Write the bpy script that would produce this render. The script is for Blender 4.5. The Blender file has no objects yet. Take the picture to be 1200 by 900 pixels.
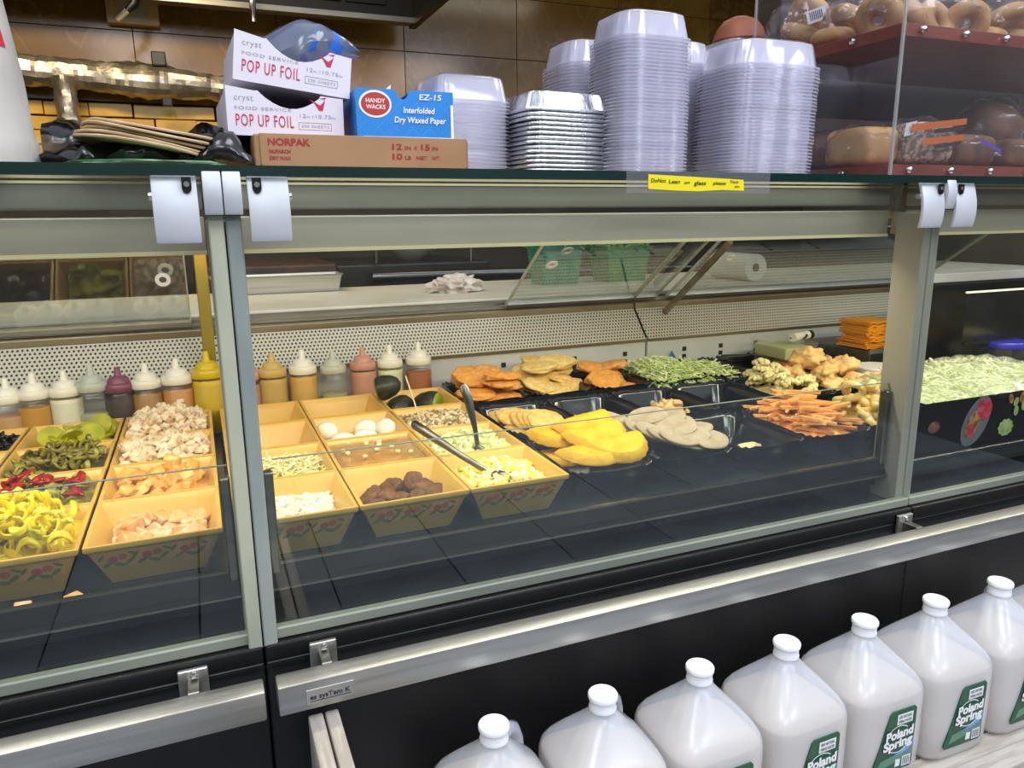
import bpy, bmesh, math, random
from mathutils import Vector, Matrix, noise

random.seed(7)
S = bpy.context.scene
COL = S.collection
PI = math.pi

# ------------------------------------------------------------------ camera
cam_d = bpy.data.cameras.new('camera'); cam = bpy.data.objects.new('camera', cam_d); COL.objects.link(cam)
F_PX, PITCH, YAW, ROLL = 877.06, 0.2201, 0.3916, -0.0106
cam_d.sensor_width = 36.0; cam_d.lens = F_PX / 1200 * 36.0; cam_d.clip_start = 0.02
_fw = Vector((math.sin(YAW)*math.cos(PITCH), math.cos(YAW)*math.cos(PITCH), -math.sin(PITCH)))
_r = Vector((math.cos(YAW), -math.sin(YAW), 0)); _u = _r.cross(_fw)
_r2 = math.cos(ROLL)*_r + math.sin(ROLL)*_u; _u2 = -math.sin(ROLL)*_r + math.cos(ROLL)*_u
M = Matrix((_r2, _u2, -_fw)).transposed().to_4x4(); M.translation = (0, 0, 1.30)
cam.matrix_world = M
S.camera = cam

# ------------------------------------------------------------------ world, lights, exposure
w = bpy.data.worlds.new('world'); S.world = w; w.use_nodes = True
w.node_tree.nodes['Background'].inputs[0].default_value = (0.80, 0.86, 1.0, 1)
w.node_tree.nodes['Background'].inputs[1].default_value = 1.12
S.view_settings.view_transform = 'Standard'; S.view_settings.look = 'None'
S.view_settings.exposure = 0.0; S.view_settings.gamma = 1.0
S.view_settings.use_curve_mapping = False
try:
    S.cycles.transparent_max_bounces = 48
    S.cycles.max_bounces = 10
    S.cycles.caustics_reflective = False; S.cycles.caustics_refractive = False
except Exception: pass

def area(name, loc, target, sx, sy, power, col):
    d = bpy.data.lights.new(name, 'AREA'); d.shape = 'RECTANGLE'; d.size = sx; d.size_y = sy
    d.energy = power; d.color = col
    o = bpy.data.objects.new(name, d); COL.objects.link(o); o.location = loc
    o.rotation_euler = (Vector(target) - Vector(loc)).to_track_quat('-Z', 'Y').to_euler()
    return o
# fluorescent panels in the shop ceiling over the customer aisle; rear pair added
area('ceiling_panel_light', (-0.35, -0.35, 2.75), (-0.35, -0.30, 0), 0.6, 1.2, 22, (0.90, 0.92, 1.0))
area('ceiling_panel_light', (0.95, 0.10, 2.75), (0.95, 0.15, 0), 0.6, 1.2, 22, (0.90, 0.92, 1.0))
area('ceiling_panel_light', (2.35, -0.35, 2.75), (2.35, -0.30, 0), 0.6, 1.2, 22, (0.90, 0.92, 1.0))
area('ceiling_panel_light', (0.10, -2.10, 2.75), (0.10, -2.05, 0), 1.2, 0.6, 34, (0.90, 0.92, 1.0))  # added further back to brighten the inside of the bread cabinet
area('ceiling_panel_light', (2.00, -2.10, 2.75), (2.00, -2.05, 0), 1.2, 0.6, 34, (0.90, 0.92, 1.0))  # second added rear light, also for the bread cabinet
# kitchen side ceiling panel
area('kitchen_ceiling_light', (1.7, 2.45, 2.70), (1.7, 2.6, 0), 1.2, 0.3, 6, (1.0, 0.90, 0.72))

# ------------------------------------------------------------------ helpers
def hexc(h):
    h = h.lstrip('#'); o = []
    for i in (0, 2, 4):
        c = int(h[i:i+2], 16) / 255
        o.append(c/12.92 if c <= 0.04045 else ((c+0.055)/1.055)**2.4)
    return (*o, 1)

def pm(name, col, rough=0.5, metal=0.0, col2=None, nscale=30, bump=0.0, bscale=80, spec=0.5, trans=0.0, sss=0.0,
       coat=0.0, stretch=None, lo=0.40, hi=0.62, detail=3):
    m = bpy.data.materials.new(name); m.use_nodes = True
    nt = m.node_tree; b = nt.nodes['Principled BSDF']
    b.inputs['Base Color'].default_value = hexc(col)
    b.inputs['Roughness'].default_value = rough; b.inputs['Metallic'].default_value = metal
    b.inputs['Specular IOR Level'].default_value = spec
    b.inputs['Transmission Weight'].default_value = trans
    b.inputs['Coat Weight'].default_value = coat
    if sss:
        b.inputs['Subsurface Weight'].default_value = sss
        b.inputs['Subsurface Radius'].default_value = (0.01, 0.008, 0.004); b.inputs['Subsurface Scale'].default_value = 0.5
    tc = nt.nodes.new('ShaderNodeTexCoord'); vec = tc.outputs['Object']
    if stretch:
        mp = nt.nodes.new('ShaderNodeMapping'); mp.inputs['Scale'].default_value = stretch
        nt.links.new(vec, mp.inputs[0]); vec = mp.outputs[0]
    if col2:
        n = nt.nodes.new('ShaderNodeTexNoise'); n.inputs['Scale'].default_value = nscale; n.inputs['Detail'].default_value = detail
        nt.links.new(vec, n.inputs['Vector'])
        r = nt.nodes.new('ShaderNodeValToRGB'); r.color_ramp.elements[0].color = hexc(col); r.color_ramp.elements[1].color = hexc(col2)
        r.color_ramp.elements[0].position = lo; r.color_ramp.elements[1].position = hi
        nt.links.new(n.outputs['Fac'], r.inputs[0]); nt.links.new(r.outputs[0], b.inputs['Base Color'])
    if bump:
        n2 = nt.nodes.new('ShaderNodeTexNoise'); n2.inputs['Scale'].default_value = bscale; n2.inputs['Detail'].default_value = 4
        nt.links.new(vec, n2.inputs['Vector'])
        bp = nt.nodes.new('ShaderNodeBump'); bp.inputs['Strength'].default_value = bump; bp.inputs['Distance'].default_value = 0.004
        nt.links.new(n2.outputs['Fac'], bp.inputs['Height']); nt.links.new(bp.outputs[0], b.inputs['Normal'])
    return m

def thin_glass(name, tint=(0.97, 1.0, 0.98), haze=0.0, rough=0.0, ior=1.5, hazecol='E8E8F0', tl_=0.5):
    m = bpy.data.materials.new(name); m.use_nodes = True; nt = m.node_tree
    for n in list(nt.nodes): nt.nodes.remove(n)
    out = nt.nodes.new('ShaderNodeOutputMaterial'); mix = nt.nodes.new('ShaderNodeMixShader')
    tr = nt.nodes.new('ShaderNodeBsdfTransparent'); tr.inputs[0].default_value = (*tint, 1)
    gl = nt.nodes.new('ShaderNodeBsdfGlossy'); gl.inputs['Roughness'].default_value = rough; gl.inputs[0].default_value = (1, 1, 1, 1)
    fr = nt.nodes.new('ShaderNodeFresnel')
    ge = nt.nodes.new('ShaderNodeNewGeometry'); mi_ = nt.nodes.new('ShaderNodeMix')   # same reflectance on both faces of a thin sheet
    mi_.inputs[2].default_value = ior; mi_.inputs[3].default_value = 1/ior
    nt.links.new(ge.outputs['Backfacing'], mi_.inputs[0]); nt.links.new(mi_.outputs[0], fr.inputs[0])
    base = tr.outputs[0]
    if haze:
        mh = nt.nodes.new('ShaderNodeMixShader'); mh.inputs[0].default_value = haze
        df = nt.nodes.new('ShaderNodeBsdfDiffuse'); df.inputs[0].default_value = hexc(hazecol)
        tl = nt.nodes.new('ShaderNodeBsdfTranslucent'); tl.inputs[0].default_value = hexc(hazecol)
        md = nt.nodes.new('ShaderNodeMixShader'); md.inputs[0].default_value = tl_
        nt.links.new(df.outputs[0], md.inputs[1]); nt.links.new(tl.outputs[0], md.inputs[2])
        nt.links.new(tr.outputs[0], mh.inputs[1]); nt.links.new(md.outputs[0], mh.inputs[2]); base = mh.outputs[0]
    nt.links.new(fr.outputs[0], mix.inputs[0]); nt.links.new(base, mix.inputs[1]); nt.links.new(gl.outputs[0], mix.inputs[2])
    nt.links.new(mix.outputs[0], out.inputs[0])
    return m

class MB:
    def __init__(s): s.v = []; s.f = []; s.mi = []
    def add(s, vs, fs, mi=0):
        o = len(s.v); s.v += [tuple(v) for v in vs]
        for f in fs: s.f.append([i+o for i in f]); s.mi.append(mi)
        return s
    def box(s, x0, x1, y0, y1, z0, z1, mi=0):
        return s.add([(x0,y0,z0),(x1,y0,z0),(x1,y1,z0),(x0,y1,z0),(x0,y0,z1),(x1,y0,z1),(x1,y1,z1),(x0,y1,z1)],
              [(0,3,2,1),(4,5,6,7),(0,1,5,4),(1,2,6,5),(2,3,7,6),(3,0,4,7)], mi)
    def prism(s, poly, axis, a, b, mi=0):
        # poly: 2D points; axis: 0 extrude along x (pts = y,z), 1 along y (pts = x,z), 2 along z (pts = x,y)
        def P(p, t): return [(t,p[0],p[1]), (p[0],t,p[1]), (p[0],p[1],t)][axis]
        n = len(poly); vs = [P(p,a) for p in poly] + [P(p,b) for p in poly]
        fs = [tuple(range(n))[::-1], tuple(range(n,2*n))] + [(i,(i+1)%n,n+(i+1)%n,n+i) for i in range(n)]
        return s.add(vs, fs, mi)
    def rings(s, rings, cap0=True, cap1=True, mi=0):
        n = len(rings[0]); vs = [p for r in rings for p in r]; fs = []
        for k in range(len(rings)-1):
            for i in range(n):
                j = (i+1) % n; fs.append((k*n+i, k*n+j, (k+1)*n+j, (k+1)*n+i))
        if cap0: fs.append(tuple(range(n))[::-1])
        if cap1: fs.append(tuple(range((len(rings)-1)*n, len(rings)*n)))
        return s.add(vs, fs, mi)
    def lathe(s, prof, n=24, c=(0,0,0), cap0=True, cap1=True, mi=0):
        return s.rings([[(c[0]+r*math.cos(2*PI*i/n), c[1]+r*math.sin(2*PI*i/n), c[2]+z) for i in range(n)] for r, z in prof], cap0, cap1, mi)
    def tube(s, pts, rad, n=8, mi=0, cap=True):
        pts = [Vector(p) for p in pts]; rs = rad if isinstance(rad, (list, tuple)) else [rad]*len(pts)
        rings = []; up = Vector((0,0,1))
        for i, p in enumerate(pts):
            t = (pts[min(i+1,len(pts)-1)] - pts[max(i-1,0)]).normalized()
            a = t.cross(up)
            if a.length < 1e-3: a = t.cross(Vector((1,0,0)))
            a.normalize(); b = a.cross(t).normalized()
            if i and (a.dot(la) < 0): a = -a; b = -b
            la = a
            rings.append([tuple(p + rs[i]*(math.cos(2*PI*k/n)*a + math.sin(2*PI*k/n)*b)) for k in range(n)])
        return s.rings(rings, cap, cap, mi)
    def build(s, name, mats, parent=None, world=False, bevel=0, seg=2, smooth=None, shift=None):
        me = bpy.data.meshes.new(name)
        vs = s.v
        if world and parent is not None:
            L = parent.location.copy(); p = parent.parent
            while p: L += p.location; p = p.parent
            vs = [(a-L.x, b-L.y, c-L.z) for a, b, c in vs]
        if shift: vs = [(a-shift[0], b-shift[1], c-shift[2]) for a, b, c in vs]
        me.from_pydata(vs, [], s.f)
        for p, m in zip(me.polygons, s.mi): p.material_index = m
        bm = bmesh.new(); bm.from_mesh(me)
        if bevel:
            bmesh.ops.remove_doubles(bm, verts=bm.verts, dist=1e-6)
            bmesh.ops.bevel(bm, geom=[e for e in bm.edges if len(e.link_faces) == 2 and e.calc_face_angle(0) > 0.5],
                            offset=bevel, segments=seg, affect='EDGES', profile=0.5, clamp_overlap=True)
        bmesh.ops.recalc_face_normals(bm, faces=bm.faces)
        bm.to_mesh(me); bm.free()
        if smooth:
            for p in me.polygons: p.use_smooth = True
            me.set_sharp_from_angle(angle=math.radians(smooth))
        for m in (mats if isinstance(mats, (list, tuple)) else [mats]): me.materials.append(m)
        o = bpy.data.objects.new(name, me); COL.objects.link(o)
        if parent is not None: o.parent = parent
        if shift: o.location = shift
        return o

def tag(o, label=None, cat=None, group=None, kind=None):
    if label: o['label'] = label
    if cat: o['category'] = cat
    if group: o['group'] = group
    if kind: o['kind'] = kind
    return o
def thing(name, label, cat, loc=(0,0,0), rz=0, group=None):
    o = bpy.data.objects.new(name, None); COL.objects.link(o); o.location = loc; o.rotation_euler = (0,0,rz)
    o.empty_display_size = 0.02
    return tag(o, label, cat, group)
def copy_tree(o, parent=None):
    c = o.copy(); COL.objects.link(c)
    if parent is not None: c.parent = parent
    for ch in list(o.children): copy_tree(ch, c)
    return c
def place(me, name, mat, loc, rot=(0,0,0), sc=(1,1,1), label=None, cat=None, group=None, parent=None):
    o = bpy.data.objects.new(name, me); COL.objects.link(o); o.location = loc; o.rotation_euler = rot; o.scale = sc
    if parent is not None: o.parent = parent
    return tag(o, label, cat, group)

def text(s, mat, parent, o, height=None, width=None, ux=(1,0,0), uz=(0,0,1), name='lettering', align='LEFT', shear=0, bold=0, ext=0.0002, world=False, spacing=1.0):
    """flat lettering: origin o, text runs along ux, up along uz; height = cap height"""
    cu = bpy.data.curves.new('t', 'FONT'); cu.body = s; cu.align_x = align; cu.shear = shear; cu.offset = bold; cu.extrude = 0.0
    cu.space_character = spacing; cu.resolution_u = 3
    t = bpy.data.objects.new('t', cu); COL.objects.link(t)
    dg = bpy.context.evaluated_depsgraph_get(); me = bpy.data.meshes.new_from_object(t.evaluated_get(dg))
    bpy.data.objects.remove(t); bpy.data.curves.remove(cu)
    xs = [v.co.x for v in me.vertices]; ys = [v.co.y for v in me.vertices]
    k = height/0.7 if height else width/(max(xs)-min(xs)); kx = width/(max(xs)-min(xs)) if width else k
    x0 = min(xs) if align == 'LEFT' else 0
    ux = Vector(ux).normalized(); uz = Vector(uz).normalized(); nn = ux.cross(uz); o = Vector(o)
    if world and parent is not None:
        L = parent.location.copy(); p = parent.parent
        while p: L += p.location; p = p.parent
        o = o - L
    for v in me.vertices: v.co = o + ux*((v.co.x-x0)*kx) + uz*(v.co.y*k) + nn*ext
    me.materials.clear(); me.materials.append(mat); me.name = name
    ob = bpy.data.objects.new(name, me); COL.objects.link(ob)
    if parent is not None: ob.parent = parent
    return ob

def blob(rx, ry, rz, amp=0.15, freq=3.0, seed=0, sub=2, flat=0.0, rough=0.0):
    bm = bmesh.new(); bmesh.ops.create_icosphere(bm, subdivisions=sub, radius=1)
    off = Vector((seed*7.13, seed*3.7, seed*1.9))
    for v in bm.verts:
        d = 1 + amp*noise.noise(v.co*freq*0.5 + off) + amp*0.5*noise.noise(v.co*freq + off) + rough*noise.noise(v.co*freq*3.2 + off)
        c = v.co*d
        if flat: c.z = math.copysign(abs(c.z)**(1-flat), c.z)
        v.co = (c.x*rx, c.y*ry, c.z*rz)
    me = bpy.data.meshes.new('piece'); bm.to_mesh(me); bm.free()
    for p in me.polygons: p.use_smooth = True
    return me
def chunk(a, b, c, jit=0.2, seed=0, bev=0.15):
    rnd = random.Random(seed); bm = bmesh.new(); bmesh.ops.create_cube(bm, size=1)
    for v in bm.verts: v.co = Vector((v.co.x*a*(1+rnd.uniform(-jit,jit)), v.co.y*b*(1+rnd.uniform(-jit,jit)), v.co.z*c*(1+rnd.uniform(-jit,jit))))
    bmesh.ops.bevel(bm, geom=list(bm.edges), offset=min(a,b,c)*bev, segments=1, affect='EDGES')
    me = bpy.data.meshes.new('piece'); bm.to_mesh(me); bm.free()
    for p in me.polygons: p.use_smooth = True
    me.set_sharp_from_angle(angle=math.radians(28))
    return me
def withmat(me, mat, name=None):
    me.materials.clear(); me.materials.append(mat)
    if name: me.name = name
    return me
def mesh_of(mb, mat, name, smooth=None, bevel=0):
    o = mb.build(name, mat, smooth=smooth, bevel=bevel); me = o.data; bpy.data.objects.remove(o); return me

class Heap:
    """height field that pieces are dropped onto"""
    def __init__(s, cx, cy, wd, dp, z0, mound, tilt=0.0):
        s.cx, s.cy, s.w, s.d, s.z0, s.m, s.tilt = cx, cy, wd, dp, z0, mound, tilt; s.n = 28
        s.h = [[s.base((i+.5)/s.n*2-1, (j+.5)/s.n*2-1) for j in range(s.n)] for i in range(s.n)]
    def base(s, u, v): return s.z0 + s.m*(1-abs(u)**2.2)*(1-abs(v)**2.2) + s.tilt*v
    def fill(s, name, mat, label, cat, zb, bump=0.003, n=14, group=None, fb=0.70):
        mb = MB(); vs = []; fs = []
        for i in range(n+1):
            for j in range(n+1):
                u, v = i/n*2-1, j/n*2-1
                x, y = s.cx+u*s.w/2, s.cy+v*s.d/2
                vs.append((x, y, s.base(u, v) + bump*noise.noise(Vector((x*120, y*120, 3)))))
        for i in range(n):
            for j in range(n): fs.append((i*(n+1)+j, (i+1)*(n+1)+j, (i+1)*(n+1)+j+1, i*(n+1)+j+1))
        mb.add(vs, fs)
        per = [(i, 0) for i in range(n)] + [(n, j) for j in range(n)] + [(i, n) for i in range(n, 0, -1)] + [(0, j) for j in range(n, 0, -1)]
        top = [vs[i*(n+1)+j] for i, j in per]; bot = [(s.cx+(p[0]-s.cx)*fb, s.cy+(p[1]-s.cy)*fb, zb) for p in top]
        k = len(per); mb.add(top+bot, [(i, k+i, k+(i+1) % k, (i+1) % k) for i in range(k)] + [tuple(range(k, 2*k))])
        o = mb.build(name, mat, smooth=60, shift=(s.cx, s.cy, zb))
        return tag(o, label, cat, group, 'stuff')
    def drop(s, me, name, rx, ry, th, label, cat, group, tilt=0.4, inset=1.0, sc=(0.85, 1.15), rnd=random, pos=None, sink=0.15, rz=None):
        if pos: x, y = pos
        else:
            x = s.cx + rnd.uniform(-1, 1)*(s.w/2 - rx*inset); y = s.cy + rnd.uniform(-1, 1)*(s.d/2 - ry*inset)
        r = (rx+ry)/2*0.75; cells = []
        for i in range(s.n):
            for j in range(s.n):
                px = s.cx + ((i+.5)/s.n-.5)*s.w; py = s.cy + ((j+.5)/s.n-.5)*s.d
                if (px-x)**2+(py-y)**2 < r*r: cells.append((i, j))
        if cells: z = sum(s.h[i][j] for i, j in cells)/len(cells)*0.5 + max(s.h[i][j] for i, j in cells)*0.5
        else: z = s.z0
        k = rnd.uniform(*sc)
        o = place(me, name, None, (x, y, z + th*(0.5-sink)), (rnd.uniform(-tilt, tilt), rnd.uniform(-tilt, tilt), rnd.uniform(0, 2*PI) if rz is None else rz+rnd.uniform(-.3, .3)), (k, k, k), label, cat, group)
        for i, j in cells: s.h[i][j] = max(s.h[i][j], z + th*(1-sink)*0.85)
        return o

def crumbs(cx, cy, wd, dp, z0, mound, n, size, mats, name, label, cat, seed=1, shape='cube', group=None, tilt=0.0, amp=0.004):
    """uncountable bits (salads, shreds) as one mesh lying on a mound"""
    rnd = random.Random(seed); mb = MB(); nm = len(mats) if isinstance(mats, list) else 1
    for k in range(n):
        u, v = rnd.uniform(-1, 1), rnd.uniform(-1, 1)
        x, y = u*wd/2, v*dp/2
        z = mound*(1-abs(u)**2.2)*(1-abs(v)**2.2) + rnd.uniform(-1, 1)*amp + tilt*v + amp*1.5*noise.noise(Vector((x*60, y*60, seed)))
        R = Matrix.Rotation(rnd.uniform(0, 6.28), 3, 'Z') @ Matrix.Rotation(rnd.uniform(-.7, .7), 3, 'X') @ Matrix.Rotation(rnd.uniform(-.7, .7), 3, 'Y')
        s_ = size*rnd.uniform(.6, 1.3)
        if shape == 'cube':
            dims = (s_*rnd.uniform(.7, 1.3), s_*rnd.uniform(.7, 1.2), s_*rnd.uniform(.5, .9))
            vs = [(R @ Vector((a*dims[0]*rnd.uniform(.7, 1.1), b*dims[1]*rnd.uniform(.7, 1.1), c*dims[2]*rnd.uniform(.7, 1.1))))/2 + Vector((x, y, z)) for c in (-1, 1) for a, b in ((-1,-1),(1,-1),(1,1),(-1,1))]
            fs = [(0,3,2,1),(4,5,6,7),(0,1,5,4),(1,2,6,5),(2,3,7,6),(3,0,4,7)]
        else:   # shred: thin curved strip with a little thickness
            L = s_*rnd.uniform(2.5, 5); t = s_*0.28; wv = s_*0.4; bend = rnd.uniform(-.35, .35)*L
            vs = []; fs = []
            for q in range(4):
                a = (q/3-.5)*L; bz = bend*(1-(2*q/3-1)**2)*0.6
                for (by, cz) in ((-wv/2, -t/2), (wv/2, -t/2), (wv/2, t/2), (-wv/2, t/2)):
                    vs.append(R @ Vector((a, by+bz, cz+abs(bz)*.4)) + Vector((x, y, z)))
            for q in range(3):
                for e in range(4): fs.append((q*4+e, q*4+(e+1) % 4, q*4+4+(e+1) % 4, q*4+4+e))
            fs += [(0,3,2,1), (12,13,14,15)]
        mb.add(vs, fs, rnd.randrange(nm))
    o = mb.build(name, mats); o.location = (cx, cy, z0)
    return tag(o, label, cat, group, 'stuff')

# ------------------------------------------------------------------ materials
G_FRONT = thin_glass('front_glass', (0.96, 0.985, 0.96))
G_REAR = thin_glass('rear_glass', (0.84, 0.87, 0.86), ior=2.0)
G_ACR = thin_glass('acrylic', (0.95, 0.95, 0.96), haze=0.03)
G_EDGE = pm('glass_edge_green', '0B2A26', 0.12, spec=0.8)
CLING = thin_glass('cling_film', (0.99, 0.99, 0.99), haze=0.015, rough=0.12)
BAGFILM = thin_glass('bag_film', (0.96, 0.96, 0.97), haze=0.06, rough=0.10, hazecol='C8C8D8')
BLACKP = pm('black_panel', '141416', 0.38, col2='1B1B1D', nscale=6, spec=0.4)
DECK = pm('deck_black', '1C2024', 0.22, col2='23272B', nscale=10)
GASKET = pm('black_rubber', '08090A', 0.45)
STEEL = pm('brushed_steel', 'C4C2BC', 0.36, 0.85, col2='B2B0A9', nscale=25, stretch=(0.15, 4, 4), bump=0.05, bscale=60)
STEELD = pm('dull_steel', '8C8A82', 0.38, 1.0, col2='7A776E', nscale=14, stretch=(0.2, 3, 3))
CANOPY = pm('canopy_aluminium', 'B2A896', 0.45, 0.3, col2='A39A89', nscale=5, stretch=(0.2, 3, 3))
CANOPY2 = pm('canopy_cover', '96907F', 0.35, 0.25, col2='7F7A6C', nscale=6, stretch=(0.15, 6, 6))
POST = pm('post_aluminium', 'A8A498', 0.42, 0.3)
SEAL = pm('pale_edge_seal', 'B9BBA2', 0.35, col2='A3A893', nscale=9, stretch=(1, 1, 0.4))
SEALG = pm('grey_edge_seal', 'A0A89E', 0.35, col2='868F8A', nscale=7, stretch=(1, 1, 0.4))
GEDGE2 = pm('guard_edge', '7C867E', .3)
SEALB = pm('bottom_seal_grey', '8B9080', .4, col2='747A70', nscale=6, stretch=(.3, 1, 1))
HINGE = pm('hinge_grey', 'C6CACE', 0.42, 0.15, col2='BABEC2', nscale=9)
DARK = pm('dark_metal', '1E1E1E', 0.4, 0.5)
SCREW = pm('screw_chrome', 'D8D8D8', 0.2, 1.0)
BACKP = pm('back_panel_white', 'C9CCCC', 0.45, col2='BEC1C0', nscale=6)
SLOT = pm('slot_dark', '101010', 0.7)
BROWNR = pm('rear_rail', '8F8268', 0.35, 0.6, col2='776A52', nscale=8, stretch=(0.3, 3, 3))
CUTB = pm('white_board', 'DDD8CA', 0.5, col2='CFC9B8', nscale=5)
YELREFL = pm('post_yellow_reflection', 'D0A030', 0.35, 0.2, col2='8A7A1C', nscale=6, stretch=(1, 1, .6))  # yellow reflection on the metal column put into its colour
WHITE = pm('white_plastic', 'E8E6E2', 0.4)
EDGELIT = pm('cream_highlight', 'D8C89A', 0.45)  # yellowish edge highlights of the canopy put in as a cream colour
BLUEL = pm('blue_strip', '3F6FA8', 0.5)

def perforated():
    m = bpy.data.materials.new('perforated_white'); m.use_nodes = True; nt = m.node_tree; b = nt.nodes['Principled BSDF']
    b.inputs['Roughness'].default_value = 0.45; b.inputs['Metallic'].default_value = 0.1
    tc = nt.nodes.new('ShaderNodeTexCoord'); sp = nt.nodes.new('ShaderNodeSeparateXYZ'); nt.links.new(tc.outputs['Object'], sp.inputs[0])
    def mth(op, a, b_=None):
        n = nt.nodes.new('ShaderNodeMath'); n.operation = op
        for i, q in enumerate((a, b_)):
            if q is None: continue
            if isinstance(q, (int, float)): n.inputs[i].default_value = q
            else: nt.links.new(q, n.inputs[i])
        return n.outputs[0]
    P = 0.0092
    row = mth('DIVIDE', sp.outputs['Z'], P*0.82)
    odd = mth('MULTIPLY', mth('MODULO', mth('ADD', mth('FLOOR', row), 1000), 2), 0.5)
    u = mth('SUBTRACT', mth('FRACT', mth('ADD', mth('ADD', mth('DIVIDE', sp.outputs['X'], P), 2000), odd)), 0.5)
    v = mth('SUBTRACT', mth('FRACT', mth('ADD', row, 1000)), 0.5)
    d = mth('SQRT', mth('ADD', mth('MULTIPLY', u, u), mth('MULTIPLY', mth('MULTIPLY', v, v), 0.8)))
    hole = mth('LESS_THAN', d, 0.27)
    mx = nt.nodes.new('ShaderNodeMix'); mx.data_type = 'RGBA'
    mx.inputs[6].default_value = hexc('BFB8A6'); mx.inputs[7].default_value = hexc('241F18')
    nt.links.new(hole, mx.inputs[0]); nt.links.new(mx.outputs[2], b.inputs['Base Color'])
    return m
PERF = perforated()

def emit(name, col, s):
    m = bpy.data.materials.new(name); m.use_nodes = True; b = m.node_tree.nodes['Principled BSDF']
    b.inputs['Emission Color'].default_value = (*col, 1); b.inputs['Emission Strength'].default_value = s
    b.inputs['Base Color'].default_value = (.9, .9, .85, 1); return m
LAMP = emit('lamp_tube', (1.0, 0.84, 0.58), 6.0)

# ------------------------------------------------------------------ setting: floor, back wall
mb = MB().box(-4, 6, -4, 3.9, -0.08, -0.012); fl = mb.build('floor', pm('grout', '2C2E30', 0.8)); tag(fl, kind='structure')
tm = [pm('floor_tile_slate', c, 0.45, col2=c2, nscale=5, bump=0.1, bscale=20) for c, c2 in (('868C94', '787E86'), ('7E848C', '70767E'))]
tmesh = []
for m_ in tm:
    o = MB().box(-0.222, 0.222, -0.222, 0.222, -0.012, 0.0).build('floor_tile', m_, bevel=0.002, seg=1); tmesh.append(o.data); bpy.data.objects.remove(o)
for i in range(-5, 9):
    for j in range(-7, 2):
        place(tmesh[(i*7+j*3) % 2], 'floor_tile', None, (i*0.45+0.12, j*0.45+0.30, 0), parent=fl)

BROWNT = [pm('brown_marble_tile', a, 0.16, col2=b_, nscale=3.2, detail=8, lo=.35, hi=.75) for a, b_ in (('72541F', '92702E'), ('664A1C', '846428'), ('6E501E', '987636'))]
for m_ in BROWNT:      # thin pale veins
    nt = m_.node_tree; b = nt.nodes['Principled BSDF']; l = b.inputs['Base Color'].links[0].from_socket
    wv = nt.nodes.new('ShaderNodeTexNoise'); wv.inputs['Scale'].default_value = 2.1; wv.inputs['Detail'].default_value = 4; wv.inputs['Distortion'].default_value = 1.2
    tc = nt.nodes.new('ShaderNodeTexCoord'); nt.links.new(tc.outputs['Object'], wv.inputs['Vector'])
    rp = nt.nodes.new('ShaderNodeValToRGB'); e = rp.color_ramp.elements; e[0].position = .485; e[0].color = (0, 0, 0, 1); e[1].position = .515; e[1].color = (0, 0, 0, 1)
    k = e.new(.5); k.color = (.22, .22, .22, 1)
    mx = nt.nodes.new('ShaderNodeMix'); mx.data_type = 'RGBA'; mx.inputs[7].default_value = hexc('B49468')
    nt.links.new(wv.outputs['Fac'], rp.inputs[0]); nt.links.new(rp.outputs[0], mx.inputs[0]); nt.links.new(l, mx.inputs[6]); nt.links.new(mx.outputs[2], b.inputs['Base Color'])
wall = MB().box(-2.5, 5.0, 3.82, 3.92, 0, 3.2).build('wall_back', pm('wall_grout', '2A2016', 0.8)); tag(wall, kind='structure')
for i in range(-3, 7):
    for j in range(4):
        x0 = -0.165 + i*0.594; z0 = 1.80 + j*0.29
        mb = MB().box(x0-0.592/2+.296, x0+0.592/2+.296, 3.80, 3.822, z0, z0+0.288)
        mb.build('wall_tile', BROWNT[(i*5+j*3) % 3], wall, bevel=0.0015, seg=1, shift=(x0, 3.8, z0))
YB = [pm('yellow_glazed_brick', c, 0.25, col2=c2, nscale=12) for c, c2 in (('D9B24A', 'C89F38'), ('E0BC58', 'CFA840'), ('CFA63C', 'BF9430'))]
rnd = random.Random(3)
for r_ in range(5):
    for i in range(-6, 6):
        x0 = -0.03 + i*0.168 + (0.084 if r_ % 2 else 0) + rnd.uniform(-.004, .004); z0 = 1.735 - r_*0.058
        o = MB().box(0, 0.164, 3.775+rnd.uniform(0, .012), 3.822, 0, 0.053).build('glazed_brick', YB[rnd.randrange(3)], wall, bevel=0.002, seg=1)
        o.location = (x0, 0, z0); o.rotation_euler = (0, rnd.uniform(-.018, .018), 0)
mb = MB().box(-1.2, 1.0, 3.76, 3.82, 1.40, 1.498); tag(mb.build('trim_1', pm('dark_trim', '1A1612', .5), wall))

wf = MB().box(-4.1, 6.1, -3.6, -3.5, 0, 2.8).build('wall_front', pm('shop_wall', '86827A', .8, col2='66635D', nscale=3)); tag(wf, kind='structure')  # unseen wall behind the camera, added to dim reflections in the glass
SHOPW = pm('shop_side_wall', '7A766F', .8, col2='5E5B55', nscale=3)
ws = MB().box(5.2, 5.3, -3.5, 1.70, 0, 2.8).build('wall_shop_right', SHOPW); tag(ws, kind='structure')  # unseen side wall, added to darken what the glass reflects
ws = MB().box(-3.4, -3.3, -3.5, 1.70, 0, 2.8).build('wall_shop_left', SHOPW); tag(ws, kind='structure')  # unseen like the right one, added to darken glass reflections
ceil = MB().box(-2.6, 4.2, 1.70, 3.92, 2.72, 2.78).build('ceiling', pm('kitchen_ceiling', '4A453E', .8)); tag(ceil, kind='structure')  # unseen ceiling, added to keep world light off the kitchen
wr = MB().box(3.6, 3.7, 1.70, 3.82, 0, 2.72).build('wall_right', pm('wall_right_paint', '5A5346', .7)); tag(wr, kind='structure')  # closes the view at right; added to block world light
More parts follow.
